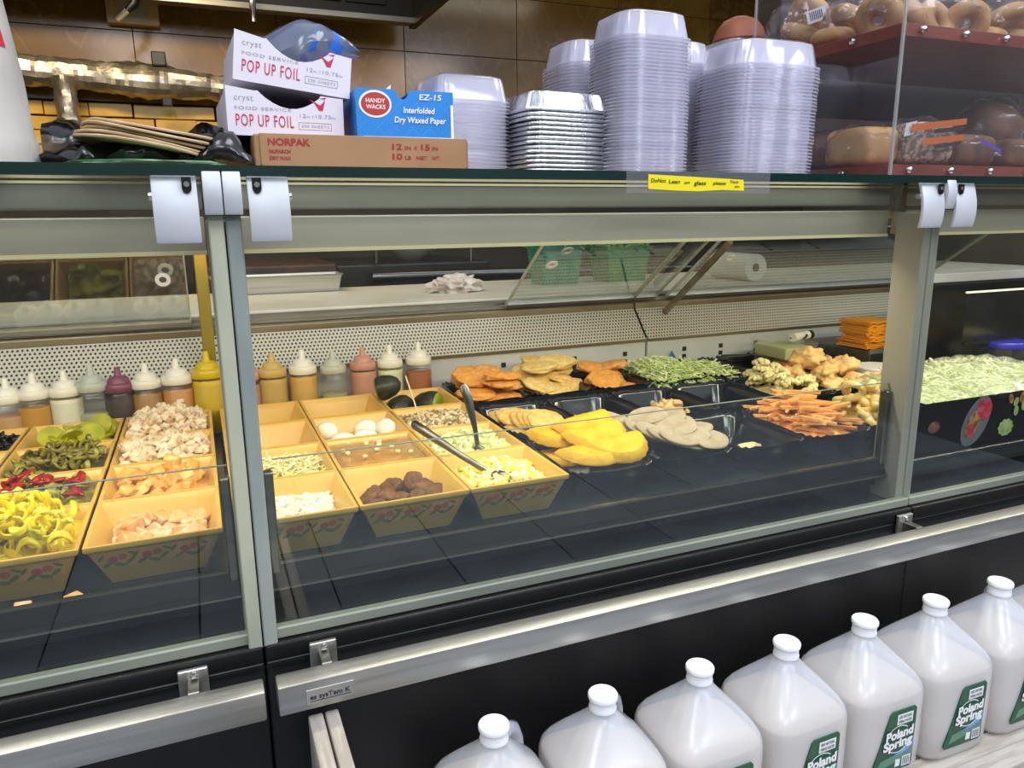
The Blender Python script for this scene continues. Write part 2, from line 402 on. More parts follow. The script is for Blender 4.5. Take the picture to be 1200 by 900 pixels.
wl = MB().box(-2.6, -2.5, 1.70, 3.82, 0, 2.72).build('wall_left', pm('wall_left_paint', '5A4A34', .7)); tag(wl, kind='structure')  # unseen wall, added to block world light from the left
# ------------------------------------------------------------------ display cases
XL, XR = 0.0315, 1.160
def hinge_plate(parent, x0, x1, slot_side, slot=True):
    # curved plate hung over the top of the front glass, slot near the joint
    prof = []
    for t in range(9):
        a = t/8
        prof.append((0.8985 - 0.010*math.sin(a*PI*0.8), 1.346 - a*0.071))
    inner = [(y+0.006, z) for y, z in prof][::-1]
    h = MB().prism(prof+inner, 0, x0, x1).build('hinge_plate', HINGE, parent, world=True, bevel=0.0012, seg=2, smooth=40)
    if slot:
        sx = (x1-0.010) if slot_side > 0 else (x0+0.010)
        mb = MB(); n = 12; pts = [(sx-0.0048, 1.3445), (sx+0.0048, 1.3445)] + [(sx+0.0048*math.cos(-PI*k/n), 1.3335+0.0055*math.sin(-PI*k/n)) for k in range(n+1)]
        mb.prism(pts, 1, 0.8900, 0.8935); s_ = mb.build('slot', DARK, h, world=False)
        s_.location = (-parent.location.x, -parent.location.y, -parent.location.z)
        b_ = MB(); b_.lathe([(0.0032, -.003), (0.0036, 0.0), (0.003, .004)], 10, (0, 0, 0)); bo = b_.build('bolt', SCREW, h, smooth=40)
        bo.location = (sx-parent.location.x, 0.892-parent.location.y, 1.337-parent.location.z); bo.rotation_euler = (PI/2, 0, 0)
    bx_ = x0-0.001 if slot_side > 0 else x1+0.001
    bo = MB().lathe([(0.0045, -.002), (0.0045, 0.002)], 10).build('bolt', SCREW, h, smooth=40)
    bo.location = (bx_-parent.location.x, 0.900-parent.location.y, 1.325-parent.location.z); bo.rotation_euler = (0, PI/2, 0)
    return h
def hinge_cap(parent, x0, x1):
    prof = []
    for t in range(9):
        a = t/8; prof.append((0.893 - 0.006*math.sin(a*PI*0.95), 1.3535 - a*0.0485))
    prof += [(0.910, 1.305), (0.910, 1.3535)]
    return MB().prism(prof, 0, x0, x1).build('hinge_cap', HINGE, parent, world=True, bevel=0.001, seg=2, smooth=40)
def bracket(rail, root, x):
    p = MB().box(x-0.017, x+0.017, 0.8955, 0.9020, 0.728, 0.769).build('mount_plate', STEEL, rail, world=False, bevel=0.001, seg=1)
    p.location = -root.location
    t = MB().box(x-0.007, x+0.007, 0.866, 0.899, 0.735, 0.757).build('mount_arm', STEELD, rail, bevel=0.001, seg=1); t.location = -root.location
    s_ = MB().lathe([(0.0045, 0), (0.004, 0.003), (0.001, 0.004)], 10).build('screw', SCREW, rail, smooth=40)
    s_.location = Vector((x+.001, 0.8955, 0.7625)) - root.location; s_.rotation_euler = (PI/2, 0, 0)

def case_unit(a, b, label, seal_l, seal_r, guard=True, rail_a=None, rail_b=None, brackets=(), doors=(), slots=(), rail_label=None):
    root = thing('deli_display_case', label, 'display case', ((a+b)/2, 1.4, 0.0))
    B = lambda nm, mb, mat, **k: mb.build(nm, mat, root, world=True, **k)
    B('lower_body', MB().box(a+.001, b-.001, 0.905, 1.90, 0.06, 0.752), BLACKP, bevel=0.002, seg=1)
    B('well_floor', MB().box(a+.001, b-.001, 0.93, 1.82, 0.752, 0.780), DECK)
    B('gasket', MB().box(a+.001, b-.001, 0.9035, 0.926, 0.7525, 0.7755), GASKET, bevel=0.003, seg=2)
    B('gasket_trim', MB().box(a+.001, b-.001, 0.9025, 0.9075, 0.7445, 0.7475), DARK)
    B('bottom_seal', MB().box(a+.001, b-.001, 0.913, 0.927, 0.7755, 0.7915), SEALB, bevel=0.002, seg=1)
    B('front_glass', MB().box(a+.0015, b-.0015, 0.9165, 0.9225, 0.7915, 1.343), G_FRONT)
    mb = MB().box(a+.0005, b-.0005, 0.892, 1.46, 1.346, 1.3575)
    mb.mi = [0, 0, 1, 1, 1, 1]
    B('top_glass', mb, [G_FRONT, G_EDGE])
    B('deck', MB().box(a+.020, b-.020, 0.972, 1.80, 0.800, 0.836), DECK, bevel=0.002, seg=1)
    if guard:
        B('deck_lip', MB().prism([(0.950, 0.826), (0.972, 0.826), (0.972, 0.857), (0.962, 0.857)], 0, a+.020, b-.020), DARK, bevel=0.001, seg=1)
        B('lip_edge', MB().box(a+.020, b-.020, 0.9608, 0.9635, 0.8555, 0.8585), STEELD)
        B('lip_edge', MB().box(a+.020, b-.020, 0.9478, 0.9500, 0.8255, 0.8280), STEELD)
        B('guard_glass', MB().box(a+.032, b-.022, 0.9640, 0.9685, 0.8585, 0.9985), G_FRONT)
        B('guard_edge', MB().box(a+.032, b-.022, 0.9640, 0.9685, 0.9985, 0.9993), GEDGE2)
        for xx in (a+.020, b-.032):
            B('guard_bracket', MB().box(xx, xx+.012, 0.955, 0.972, 0.845, 0.985), STEELD, bevel=0.002, seg=1)
        B('vent_grille', MB().box(a+.020, b-.020, 0.974, 0.992, 0.836, 0.8405), DARK)
        vt = MB()
        k = a+.03
        while k < b-.03: vt.box(k, k+.004, 0.975, 0.991, 0.8405, 0.8435); k += 0.011
        tag(B('grille_teeth', vt, DARK), kind='stuff')
    for xx in (a+.001, b-.019):
        B('post', MB().box(xx, xx+.018, 0.927, 0.985, 0.780, 1.300), POST, bevel=0.0015, seg=1)
    if seal_l: B('edge_seal', MB().box(a+.001, a+.0175, 0.9055, 0.916, 0.762, 1.305), seal_l, bevel=0.0015, seg=1)
    if seal_r: B('edge_seal', MB().box(b-.0175, b-.001, 0.9055, 0.916, 0.762, 1.305), seal_r, bevel=0.0015, seg=1)
    # light canopy under the glass
    B('canopy_cover', MB().box(a+.020, b-.020, 1.00, 1.012, 1.3115, 1.3445), CANOPY2, bevel=0.003, seg=2)
    B('canopy_edge_highlight', MB().box(a+.020, b-.020, 0.9985, 1.0015, 1.3415, 1.3445), EDGELIT)  # strip painted as the yellowish line of light under the glass
    lb = B('lamp_housing', MB().prism([(1.0, 1.262), (1.0, 1.304), (1.10, 1.304), (1.10, 1.290), (1.03, 1.290), (1.03, 1.262)], 0, a+.020, b-.020), CANOPY, bevel=0.002, seg=2)
    B('lamp_edge_highlight', MB().box(a+.020, b-.020, 0.9985, 1.0015, 1.2585, 1.2635), EDGELIT)  # strip painted as the yellowish highlight on the lower edge
    tb = MB(); tb.tube([(a+.10, 1.062, 1.276), (b-.11, 1.062, 1.276)], 0.009, 10); B('lamp_tube', tb, LAMP, smooth=40)
    L = area('case_lamp_light', ((a+b)/2, 1.062, 1.264), ((a+b)/2, 1.30, 0.80), b-a-.1, 0.035, 4.3*(b-a), (1.0, 0.865, 0.64))
    # rear
    B('back_panel', MB().box(a+.004, b-.004, 1.802, 1.815, 0.800, 0.958), BACKP)
    for sx in slots:
        for q in range(3): B('slot', MB().box(sx-.006, sx+.006, 1.7995, 1.8025, 0.912-q*.022, 0.924-q*.022), SLOT)
    o = B('perforated_panel', MB().prism([(1.798, 0.956), (1.800, 0.954), (1.872, 1.034), (1.870, 1.036)], 0, a+.004, b-.004), PERF)
    B('panel_joint_strip', MB().box(a+.004, b-.004, 1.797, 1.803, 0.949, 0.957), BROWNR)  # brown strip along the joint of the two panels
    B('rear_rail', MB().box(a+.002, b-.002, 1.868, 1.905, 1.034, 1.052), BROWNR, bevel=0.003, seg=2)
    B('rear_rail_step', MB().box(a+.002, b-.002, 1.897, 1.925, 1.052, 1.062), STEELD, bevel=0.002, seg=1)
    B('rear_sill', MB().box(a+.002, b-.002, 1.915, 1.95, 1.040, 1.072), STEELD, bevel=0.002, seg=1)
    for (x0, x1, ring, yt) in doors:
        yb, zb, zt = 1.885, 1.062, 1.262
        dirv = Vector((0, yt-yb, zt-zb)).normalized(); nv = Vector((0, dirv.z, -dirv.y))
        t = nv*0.003
        P = lambda x, s_, k: (x, yb+(yt-yb)*s_+t.y*k, zb+(zt-zb)*s_+t.z*k)
        def slab(xa, xb, sa, sb, k0=-1, k1=1):
            m_ = MB(); m_.add([P(xa,sa,k0), P(xb,sa,k0), P(xb,sb,k0), P(xa,sb,k0), P(xa,sa,k1), P(xb,sa,k1), P(xb,sb,k1), P(xa,sb,k1)],
                [(0,3,2,1),(4,5,6,7),(0,1,5,4),(1,2,6,5),(2,3,7,6),(3,0,4,7)]); return m_
        d_ = B('rear_door', slab(x0, x1, 0.02, 1.0), G_REAR)
        for nm_, args, mt in (('door_edge', (x0-.0015, x0+.0015, 0.02, 1.0, -1.3, 1.3), SEAL), ('door_edge', (x1-.0015, x1+.0015, 0.02, 1.0, -1.3, 1.3), SEAL), ('door_frame', (x0, x1, 0.0, 0.05, -2.2, 2.2), STEEL)):
            e_ = slab(*args).build(nm_, mt, d_); e_.location = -root.location
        if ring is not None:
            for k, (rx_, rs_) in enumerate(ring):
                c = Vector(P(rx_, rs_, 1.6 if k % 2 else -2.4)); mb = MB(); ux = Vector((1, 0, 0)); uy = dirv
                ri = [[tuple(c + (ux*math.cos(2*PI*i/20)+uy*math.sin(2*PI*i/20))*r_ + nv*h_) for i in range(20)] for r_, h_ in ((.008, 0), (.008, .003), (.016, .003), (.016, 0), (.008, 0))]
                mb.rings(ri, False, False); e_ = mb.build('finger_pull', WHITE, d_, smooth=50); e_.location = -root.location
    # bumper rail
    ra, rb = (rail_a if rail_a is not None else a+.01), (rail_b if rail_b is not None else b-.008)
    rr_ = None
    if rail_label:
        rr_ = thing('bumper_rail', rail_label, 'bumper rail', ((ra+rb)/2, 0.854, 0.716))
        MB().box(ra, rb, 0.838, 0.870, 0.716, 0.754).build('bar', STEEL, rr_, world=True, bevel=0.0025, seg=2, smooth=40)
        for xx in brackets: bracket(rr_, rr_, xx)
    return root, rr_

cL, railL = case_unit(-1.12, XL, 'left deli display case unit holding yellow pans of chicken and peppers', None, SEAL, rail_b=0.026, rail_label='short steel bumper rail along the left case, ending at the joint', brackets=(-0.052,), doors=((-1.05, -0.028, ((-0.075, .56), (-0.068, .64)), 1.800),))
cM, railM = case_unit(XL, XR, 'long middle deli display case unit with yellow pans and black trays', SEALG, None, rail_a=0.040, rail_b=2.4, rail_label='long steel bumper rail with the maker plate above the water jugs', brackets=(0.103, 1.135),
    doors=((0.760, 1.157, ((0.815, .62), (0.845, .74)), 1.600),), slots=(0.512, 0.72, 0.93, 1.09))
cR, railR = case_unit(XR, 2.35, 'right deli display case unit with the food-print black front panel', None, None, guard=False,
    doors=((1.164, 1.235, None, 1.600), (1.275, 2.30, ((1.36, .62), ), 1.600),), slots=(1.29, 1.42, 1.55, 1.75, 1.95))
# hinges at the two joints
for root, xs, side in ((cL, (-0.0385, 0.0065), 1), (cM, (0.0575, 0.1015), -1)): hinge_plate(root, *xs, side)
hinge_cap(cL, 0.0120, 0.0310); hinge_cap(cM, 0.0322, 0.0512)
hinge_plate(cM, 1.088, 1.136, 1); hinge_plate(cR, 1.163, 1.212, -1); hinge_cap(cM, 1.139, 1.1595)
# rear columns and struts
MB().box(-0.008, 0.018, 1.783, 1.799, 0.836, 1.262).build('rear_column', YELREFL, cL, world=True, bevel=0.002, seg=1)
mb = MB(); mb.tube([(1.255, 1.868, 1.012), (1.255, 1.575, 1.232)], 0.009, 6); mb.build('rear_strut', BROWNR, cR, world=True)
# maker's plate on the bumper rail
pl = MB().box(0.072, 0.130, 0.8366, 0.8385, 0.7235, 0.7435).build('maker_plate', pm('plate_grey', 'A8A6A2', 0.4, 0.6), railM, bevel=0.0004, seg=1); pl.location = -railM.location
INK = pm('ink_dark', '1C1C30', 0.5)
t_ = text('es sysTem K', INK, railM, Vector((0.0765, 0.8363, 0.7305)), height=0.0062, width=0.0485, bold=0.02, name='maker_lettering'); t_.location = -railM.location
u_ = MB().box(0.0765, 0.1255, 0.8362, 0.8366, 0.7275, 0.7282).build('maker_underline', INK, railM); u_.location = -railM.location
# slanted side sheet in the right unit
# printed front riser of the right unit
pr = MB().box(XR+.022, 2.33, 0.985, 0.990, 0.833, 0.938).build('printed_riser', pm('riser_black', '1B1A1E', 0.25), cR, world=True)
MB().box(XR+.022, 2.33, 0.9825, 0.9850, 0.831, 0.834).build('riser_edge', STEEL, cR, world=True)
def decal(poly, mat, parent, y, nm):
    mb = MB(); n = len(poly); mb.add([(x, y, z) for x, z in poly], [tuple(range(n))])
    o = mb.build(nm, mat, parent); return o
RED = pm('print_red', 'A8303C', 0.35, col2='D05060', nscale=90); TAN = pm('print_tan', 'B88A58', 0.35, col2='7A4A2A', nscale=80); PALEG = pm('print_green', 'A8B87A', 0.35, col2='8AA058', nscale=60)
ROSE = pm('print_rose', '8A5A54', 0.35, col2='5A3430', nscale=70)
GREYL = pm('print_grey', '6A6A70', 0.35)
def ell(cx, cz, rx, rz, n=16, rot=0, jag=0):
    return [(cx + math.cos(rot)*rx*(1+jag*(i % 2))*math.cos(2*PI*i/n) - math.sin(rot)*rz*(1+jag*(i % 2))*math.sin(2*PI*i/n),
             cz + math.sin(rot)*rx*(1+jag*(i % 2))*math.cos(2*PI*i/n) + math.cos(rot)*rz*(1+jag*(i % 2))*math.sin(2*PI*i/n)) for i in range(n)]
items = [(ell(1.295, .890, .016, .012), ROSE), (ell(1.405, .884, .017, .030, rot=-.5), TAN), (ell(1.435, .912, .022, .022, rot=-.4), RED), (ell(1.40, .872, .011, .014), RED),
         (ell(1.415, .889, .034, .056, 22, rot=-.55), GREYL), (ell(1.505, .866, .024, .019, 20, jag=-.12), PALEG), (ell(1.590, .905, .020, .040), RED), (ell(1.545, .925, .008, .012), TAN), (ell(1.51, .926, .007, .011, rot=.4), TAN),
         (ell(1.527, .918, .007, .01, rot=-.4), PALEG), (ell(1.53, .899, .007, .011), PALEG), (ell(1.552, .908, .007, .011), PALEG), (ell(1.72, .89, .03, .03), PALEG), (ell(1.85, .90, .04, .025), RED)]
for k, (poly, mt) in enumerate(items):
    y = 0.9842 if mt is GREYL else 0.9836 - 0.0001*k
    d_ = decal(poly, mt, pr, y, 'printed_food'); d_.location = -cR.location

# ------------------------------------------------------------------ kitchen behind the cases
KB = pm('kitchen_black', '0C0C0D', 0.35); STN = pm('stainless_dark', '6E6E70', 0.25, 1.0)
pc = thing('prep_counter', 'white-topped prep counter running behind the display cases', 'counter', (0.6, 2.2, 0))
MB().box(-1.1, 3.2, 1.955, 2.50, 1.045, 1.078).build('counter_top', CUTB, pc, world=True, bevel=0.003)
MB().box(-1.1, 3.2, 1.97, 2.48, 0.05, 1.045).build('counter_base', STEELD, pc, world=True)
rg = thing('griddle_range', 'black kitchen range with a round front rail behind the counter', 'range', (0.9, 3.2, 0))
MB().box(-0.2, 2.2, 2.95, 3.70, 0.0, 1.02).build('body', KB, rg, world=True, bevel=0.01)
mb = MB(); mb.tube([(0.62, 2.92, 1.075), (2.1, 2.92, 1.06)], 0.024, 12); mb.build('front_rail', STN, rg, world=True, smooth=40)
MB().box(0.5, 1.15, 3.02, 3.6, 1.02, 1.12).build('griddle', KB, rg, world=True, bevel=0.01)
mb = MB(); mb.rings([[(0.82+r_*math.cos(2*PI*i/28), 3.05+r_*0.4*math.sin(2*PI*i/28), z_) for i in range(28)] for r_, z_ in ((.15, 1.20), (.165, 1.205), (.165, 1.215), (.15, 1.21), (.15, 1.20))], False, False)
mb2 = MB().box(-0.02, 0.50, 2.98, 3.5, 1.02, 1.13); mb2.build('griddle_plate', pm('rusty_plate', '4A2C20', .5, col2='2A1A14', nscale=8), rg, world=True, bevel=0.01)
for xx in (0.66, 1.06):
    m_ = MB(); m_.tube([(xx, 3.0, 1.12), (xx, 3.0, 1.24)], 0.008, 8); m_.build('upright', STN, rg, world=True)
m_ = MB(); m_.tube([(0.66, 3.0, 1.235), (1.06, 3.0, 1.225)], 0.010, 8); m_.build('cross_bar', STN, rg, world=True)
sp_ = thing('steel_pan', 'shallow stainless pan on the counter behind the left joint', 'pan', (0.22, 2.42, 1.078))
mb = MB(); mb.rings([[(sx*(.19+e), sy*(.05+e), z) for sx, sy in ((-1,-1),(1,-1),(1,1),(-1,1))] for e, z in ((-.01, 0), (0, .055), (.006, .055), (.0, .05), (-.012, .004))], True, True)
mb.build('body', STEEL, sp_, bevel=0.002)
def crumple(name, mat, label, cat, loc, rx, ry, rz, seed, amp=.5, freq=4.5, sub=4, kind=None, parent=None):
    me = withmat(blob(rx, ry, rz, amp, freq, seed, sub), mat, name)
    for p in me.polygons: p.use_smooth = False
    return place(me, name, None, loc, label=label, cat=cat)
crumple('plastic_bag', pm('bag_white', 'C9BCB4', .35, col2='E0D8D0', nscale=40), 'crumpled whitish plastic bag lying on the counter behind the case', 'bag', (0.72, 2.18, 1.098), .075, .05, .028, 4, .6, 6)
# bowl rim shining under the lamp housing
bw = MB(); bw.lathe([(.05, 0), (.11, .045), (.15, .075), (.156, .078), (.15, .079), (.105, .05)], 32, cap1=True)
o = bw.build('mixing_bowl', pm('bowl_white', 'EDEBE6', .25), smooth=50); o.location = (0.86, 3.22, 1.122); tag(o, 'white mixing bowl on the range seen under the lamp housing', 'bowl')
for (x, y, wd, h, col, col2, nm, lb, ct) in ((1.10, 2.28, .15, .13, '1F6E58', '2A8A6C', 'green_bin', 'teal green plastic bin behind the rear glass door', 'bin'), (1.36, 2.30, .17, .12, '2F7A44', '3B9050', 'green_bin', 'bright green bin standing in for a lettuce reflection in the rear glass door, nearest the paper roll', 'bin')):  # bright green bin and its lettuce stand in for a reflection
    r_ = thing(nm, lb, ct, (x, y, 1.078))
    MB().rings([[(sx*e, sy*e*.8, z) for sx, sy in ((-1,-1),(1,-1),(1,1),(-1,1))] for e, z in ((wd*.42, 0), (wd*.5, h), (wd*.53, h), (wd*.53, h-.012), (wd*.505, h-.012))], True, False).build('body', pm(nm, col, .4, col2=col2), r_, bevel=.002)
    crumbs(x, y, wd*.9, wd*.7, 1.078+h-.005, .04, 160, .014, [pm('leaf1', 'A8C46A', .5), pm('leaf2', '86A84A', .5)], 'lettuce', 'lettuce heaped in the ' + ('teal bin' if 'teal' in lb else 'bright green stand-in bin'), 'lettuce', seed=int(x*50), shape='shred')
ro = thing('paper_roll', 'white paper roll lying on the counter behind the slanted strut', 'paper roll', (1.72, 2.12, 1.125))
mb = MB(); mb.rings([[(r_*math.cos(2*PI*i/28), y_, r_*math.sin(2*PI*i/28)) for i in range(28)] for r_, y_ in ((.014, -.10), (.045, -.10), (.045, .10), (.014, .10), (.014, -.10))], False, False); mb.build('paper', WHITE, ro, smooth=40)
mb = MB(); mb.rings([[(r_*math.cos(2*PI*i/20), y_, r_*math.sin(2*PI*i/20)) for i in range(20)] for r_, y_ in ((.010, -.101), (.0138, -.101), (.0138, .101), (.010, .101), (.010, -.101))], False, False); mb.build('core', pm('cardboard_core', '5A3422', .7), ro, smooth=40)

# hood, pipes, nozzles
hd = thing('extractor_hood', 'dark extractor hood with a steel gutter above the kitchen wall', 'extractor hood', (-0.2, 3.4, 2.18))
MB().box(-2.4, 1.03, 2.7, 3.80, 2.62, 2.66).build('top_panel', KB, hd, world=True)
MB().box(1.00, 1.03, 2.7, 3.62, 2.150, 2.62).build('side_panel', KB, hd, world=True)
MB().box(-2.4, 1.03, 3.55, 3.58, 2.180, 2.62).build('filter_wall', pm('hood_dark', '1A1714', .4, .4), hd, world=True)
MB().box(-2.4, 1.03, 3.535, 3.60, 2.155, 2.180).build('gutter', STEELD, hd, world=True, bevel=.002)
for k in range(14):
    x0 = -1.9+k*.2; MB().box(x0, x0+.18, 3.540, 3.55, 2.22, 2.58).build('baffle', DARK, hd, world=True, bevel=.003, seg=1)
area('kitchen_wall_fill', (-0.35, 2.30, 2.62), (-0.30, 3.8, 1.85), 0.8, 0.2, 30, (1.0, 0.78, 0.46))  # fill light added ahead of the hood so it reaches the bricks
FOIL = pm('foil_wrap', 'C6C0B4', .42, .9, col2='A8A090', nscale=9, bump=.6, bscale=45)
fp = thing('foil_wrapped_pipe', 'foil-wrapped horizontal pipe with a down branch on the kitchen wall', 'pipe', (-0.42, 3.6, 1.86))
def crinkled(p0, p1, r0, r1, n, seed, sw=None):
    rings = []; p0 = Vector(p0); p1 = Vector(p1); ax = (p1-p0).normalized(); a = ax.cross(Vector((0, 1, 0))).normalized(); b_ = ax.cross(a)
    for i in range(n+1):
        t = i/n; c = p0.lerp(p1, t); r_ = r0+(r1-r0)*t
        ring = []
        for k in range(18):
            an = 2*PI*k/18; d = a*math.cos(an)+b_*math.sin(an)
            bump = 1 + .18*noise.noise((c+d*.06)*16+Vector((seed, 0, 0))) + .20*abs(noise.noise((c+d*.06)*38+Vector((seed, 5, 0))))
            if sw: bump *= 1+sw[1]*math.exp(-((t-sw[0])/.07)**2)
            ring.append(tuple(c+d*r_*bump))
        rings.append(ring)
    return MB().rings(rings)
crinkled((-1.4, 3.69, 1.930), (0.42, 3.70, 1.850), .066, .048, 110, 1, (.70, .30)).build('pipe', FOIL, fp, world=True, smooth=12)
crinkled((-0.425, 3.60, 1.86), (-0.420, 3.60, 1.55), .038, .040, 30, 4).build('branch', FOIL, fp, world=True, smooth=25)
MB().box(-0.10, -0.045, 3.64, 3.795, 1.93, 1.985).build('clamp', KB, fp, world=True, bevel=.004)
MB().box(-0.075, -0.035, 3.60, 3.64, 1.765, 1.80).build('clamp_foot', KB, fp, world=True, bevel=.004)
eb = thing('junction_box', 'beige wall box under the hood gutter', 'wall box', (-0.16, 3.79, 2.12))
MB().box(-0.255, -0.055, 3.745, 3.80, 2.105, 2.235).build('cover', pm('beige_box', 'C8A868', .5), eb, world=True, bevel=.006)
MB().box(-0.205, -0.105, 3.740, 3.746, 2.115, 2.235).build('label_plate', pm('beige_plate', 'B8A890', .5), eb, world=True)
for (x, tilt, lb) in ((-0.125, 1, 'black suppression nozzle bent to the left below the hood'), (0.30, 0, 'straight steel suppression nozzle hanging below the hood')):
    nz = thing('hood_nozzle', lb, 'nozzle', (x, 3.42, 2.6), group='hood nozzles')
    m_ = MB()
    if tilt:
        m_.tube([(x, 3.42, 2.61), (x, 3.42, 2.20), (x+.005, 3.42, 2.14), (x-.01, 3.42, 2.105), (x-.035, 3.42, 2.08)], [.012, .012, .018, .018, .012], 10); m_.build('hose', KB, nz, world=True, smooth=40)
        m_ = MB(); m_.tube([(x-.03, 3.42, 2.085), (x-.075, 3.42, 2.045)], [.011, .009], 8); m_.build('tip', SCREW, nz, world=True, smooth=40)
    else:
        m_.tube([(x, 3.42, 2.61), (x, 3.42, 2.16)], .010, 10); m_.build('hose', DARK, nz, world=True, smooth=40)
        m_ = MB(); m_.tube([(x, 3.42, 2.165), (x, 3.42, 2.135), (x, 3.42, 2.12), (x, 3.42, 2.08)], [.014, .014, .008, .008], 8); m_.build('tip', SCREW, nz, world=True, smooth=40)

# ------------------------------------------------------------------ things on top of the glass
ZT = 1.3576
KRAFT = pm('kraft_card', 'A27B54', .65, col2='96704A', nscale=12); REDI = pm('print_ink_red', 'A8222A', .5)
nb = thing('carton', 'brown flat wax-paper carton lettered NORPAK under the foil boxes', 'box', (0.225, 1.06, ZT))
MB().box(0.080, 0.3735, 1.060, 1.425, ZT, ZT+.050).build('body', KRAFT, nb, world=True, bevel=.002, seg=1)
fpoly = [(0.088, ZT+.012), (0.092, ZT+.008), (0.366, ZT+.008), (0.3705, ZT+.012), (0.3705, ZT+.051), (0.088, ZT+.051)]
lid = MB().prism(fpoly, 1, 1.0582, 1.0605).build('lid_flap', pm('kraft_lid', 'AA825A', .65, col2='9E774F', nscale=10), nb, world=True, bevel=.0006, seg=1)
for s_, x, z, h, wd, bo in (('NORPAK', .098, .0365, .0085, .054, .03), ('NUPARCH', .099, .0265, .0045, .027, .03), ('DRY WAX', .099, .0180, .0045, .027, .03), ('12', .2620, .0345, .0075, .014, .03), ('IN', .2800, .0345, .0048, .0085, .02), ('X', .2930, .0345, .0048, .005, .02), ('15', .3030, .0345, .0075, .013, .03), ('IN', .3190, .0345, .0048, .0085, .02),
                      ('10', .2620, .0215, .0075, .014, .03), ('LB', .2800, .0215, .0048, .0085, .02), ('NET', .2960, .0215, .0048, .016, .02), ('WT', .3180, .0215, .0048, .012, .02)):
    t_ = text(s_, REDI, nb, (x, 1.0578, ZT+z), height=h, width=wd, bold=bo, world=True)

WBOX = pm('white_card', 'DDD8E2', .55); PINK = pm('print_pink', 'C21E4E', .5); GREYI = pm('print_grey_ink', '9A98A4', .5)
def foil_box(label, x0, y0, z0, ry, black):
    # local frame: x 0..w along the front, y depth, z up
    w_, d_, h_ = .152, .19, .054
    r_ = thing('foil_sheet_box', label, 'box', (x0, y0, z0), group=None); r_.rotation_euler = (0, ry, .03)
    dip = [(0, 0), (w_, 0), (w_, h_*.98), (w_*.80, h_*1.02)]
    for k in range(9):
        a = k/8; dip.append((w_*(.79-.53*a), h_*(.66 + .34*abs(2*a-1)**2.0 + .10*a) - .002))
    dip += [(w_*.24, h_*1.05), (0, h_*1.14)]
    MB().prism(dip, 1, 0, .0012).build('front_panel', WBOX, r_)
    MB().box(0, .0012, .0012, d_, 0, h_*1.05).build('side_panel', WBOX, r_)
    MB().box(w_-.0012, w_, .0012, d_, 0, h_*.98).build('side_panel', WBOX, r_)
    MB().box(.0012, w_-.0012, d_-.0012, d_, 0, h_).build('back_panel', WBOX, r_)
    MB().box(.0012, w_-.0012, .0012, d_-.0012, 0, .0012).build('base_panel', WBOX, r_)
    MB().box(.0012, w_*.20, .0012, d_-.0012, h_*.97, h_*.985).build('top_flap', WBOX, r_)
    MB().box(w_*.82, w_-.0012, .0012, d_-.0012, h_*.955, h_*.97).build('top_flap', WBOX, r_)
    me = withmat(blob(.050, .060, .020, .30, 5, 3, 3), pm('foil_sheet_dark' if black else 'foil_sheet', '3C3C40' if black else 'A0A0A6', .25, .9), 'foil_sheets')
    place(me, 'foil_sheets', None, (w_*.5, d_*.5, .021), parent=r_)
    for s_, x, z, h, wd, mt in (('cryst', .010, .0440, .0075, .024, GREYI), ('FOOD SERVICE', .010, .0325, .0040, .072, GREYI), ('POP UP FOIL', .0105, .0120, .0150, .074, PINK), ('12', .093, .0260, .0048, .008, GREYI), ('IN', .1015, .0260, .0026, .0045, GREYI), ('X', .1085, .0262, .0036, .003, GREYI), ('10.75', .1140, .0260, .0048, .021, GREYI), ('IN', .1360, .0260, .0026, .0045, GREYI), ('200 SHEETS', .0945, .0135, .0036, .037, GREYI)):
        text(s_, mt, r_, (x, -.0003, z), height=h, width=wd, bold=.004 if mt is PINK else 0, spacing=1.15)
    for (a, b_, c, e) in ((.0910, .1350, .0105, .0110), (.0910, .1350, .0195, .0200), (.0910, .0915, .0105, .0200), (.1345, .1350, .0105, .0200)):
        MB().box(a, b_, -.0004, 0, c, e).build('printed_frame', GREYI, r_)
    for poly in ([(.112, .047), (.119, .036), (.124, .036), (.128, .050), (.121, .043)], [(.107, .050), (.113, .0475), (.118, .0445), (.112, .0455)], [(.120, .052), (.130, .0535), (.127, .0505)]):
        mb = MB(); mb.add([(x, -.0004, z) for x, z in poly], [tuple(range(len(poly)))]); mb.build('printed_bird', PINK, r_)
    return r_
foil_box('lower white pop-up foil box resting on the brown carton', .0525, 1.092, ZT+.0512, .012, True)
foil_box('upper white pop-up foil box tilted on top of the other', .0640, 1.095, ZT+.1210, .115, False)
# clear bag with blue print stuffed in the upper box
rnd = random.Random(5); mb = MB(); rings = []
for i in range(15):
    t = i/14; cx = .100+t*.140; ctop = .060+ .046*math.sin(t*PI*.86+.15); cb = .020+.048*t**1.6
    ring = []
    for k in range(16):
        an = 2*PI*k/16; c_ = (ctop+cb)/2; h_ = max((ctop-cb)/2, .004)*(1 if i not in (0,) else .2)
        n_ = 1+.22*noise.noise(Vector((t*7, math.cos(an)*2, math.sin(an)*2)))
        ring.append((cx+.006*math.sin(3*an), 1.16+.05*math.cos(an)*n_*math.sin(PI*min(1, .1+t*.9)), ZT+.118+c_+h_*math.sin(an)*n_-.012))
    rings.append(ring)
mb.rings(rings)
BLUEBAG = thin_glass('bag_blue_print', (0.8, .84, .95), haze=.55, rough=.15, hazecol='9AA6C0'); nt = BLUEBAG.node_tree
o = mb.build('plastic_bag', [BLUEBAG, pm('bag_blue', '2F6FC8', .3)], smooth=35)
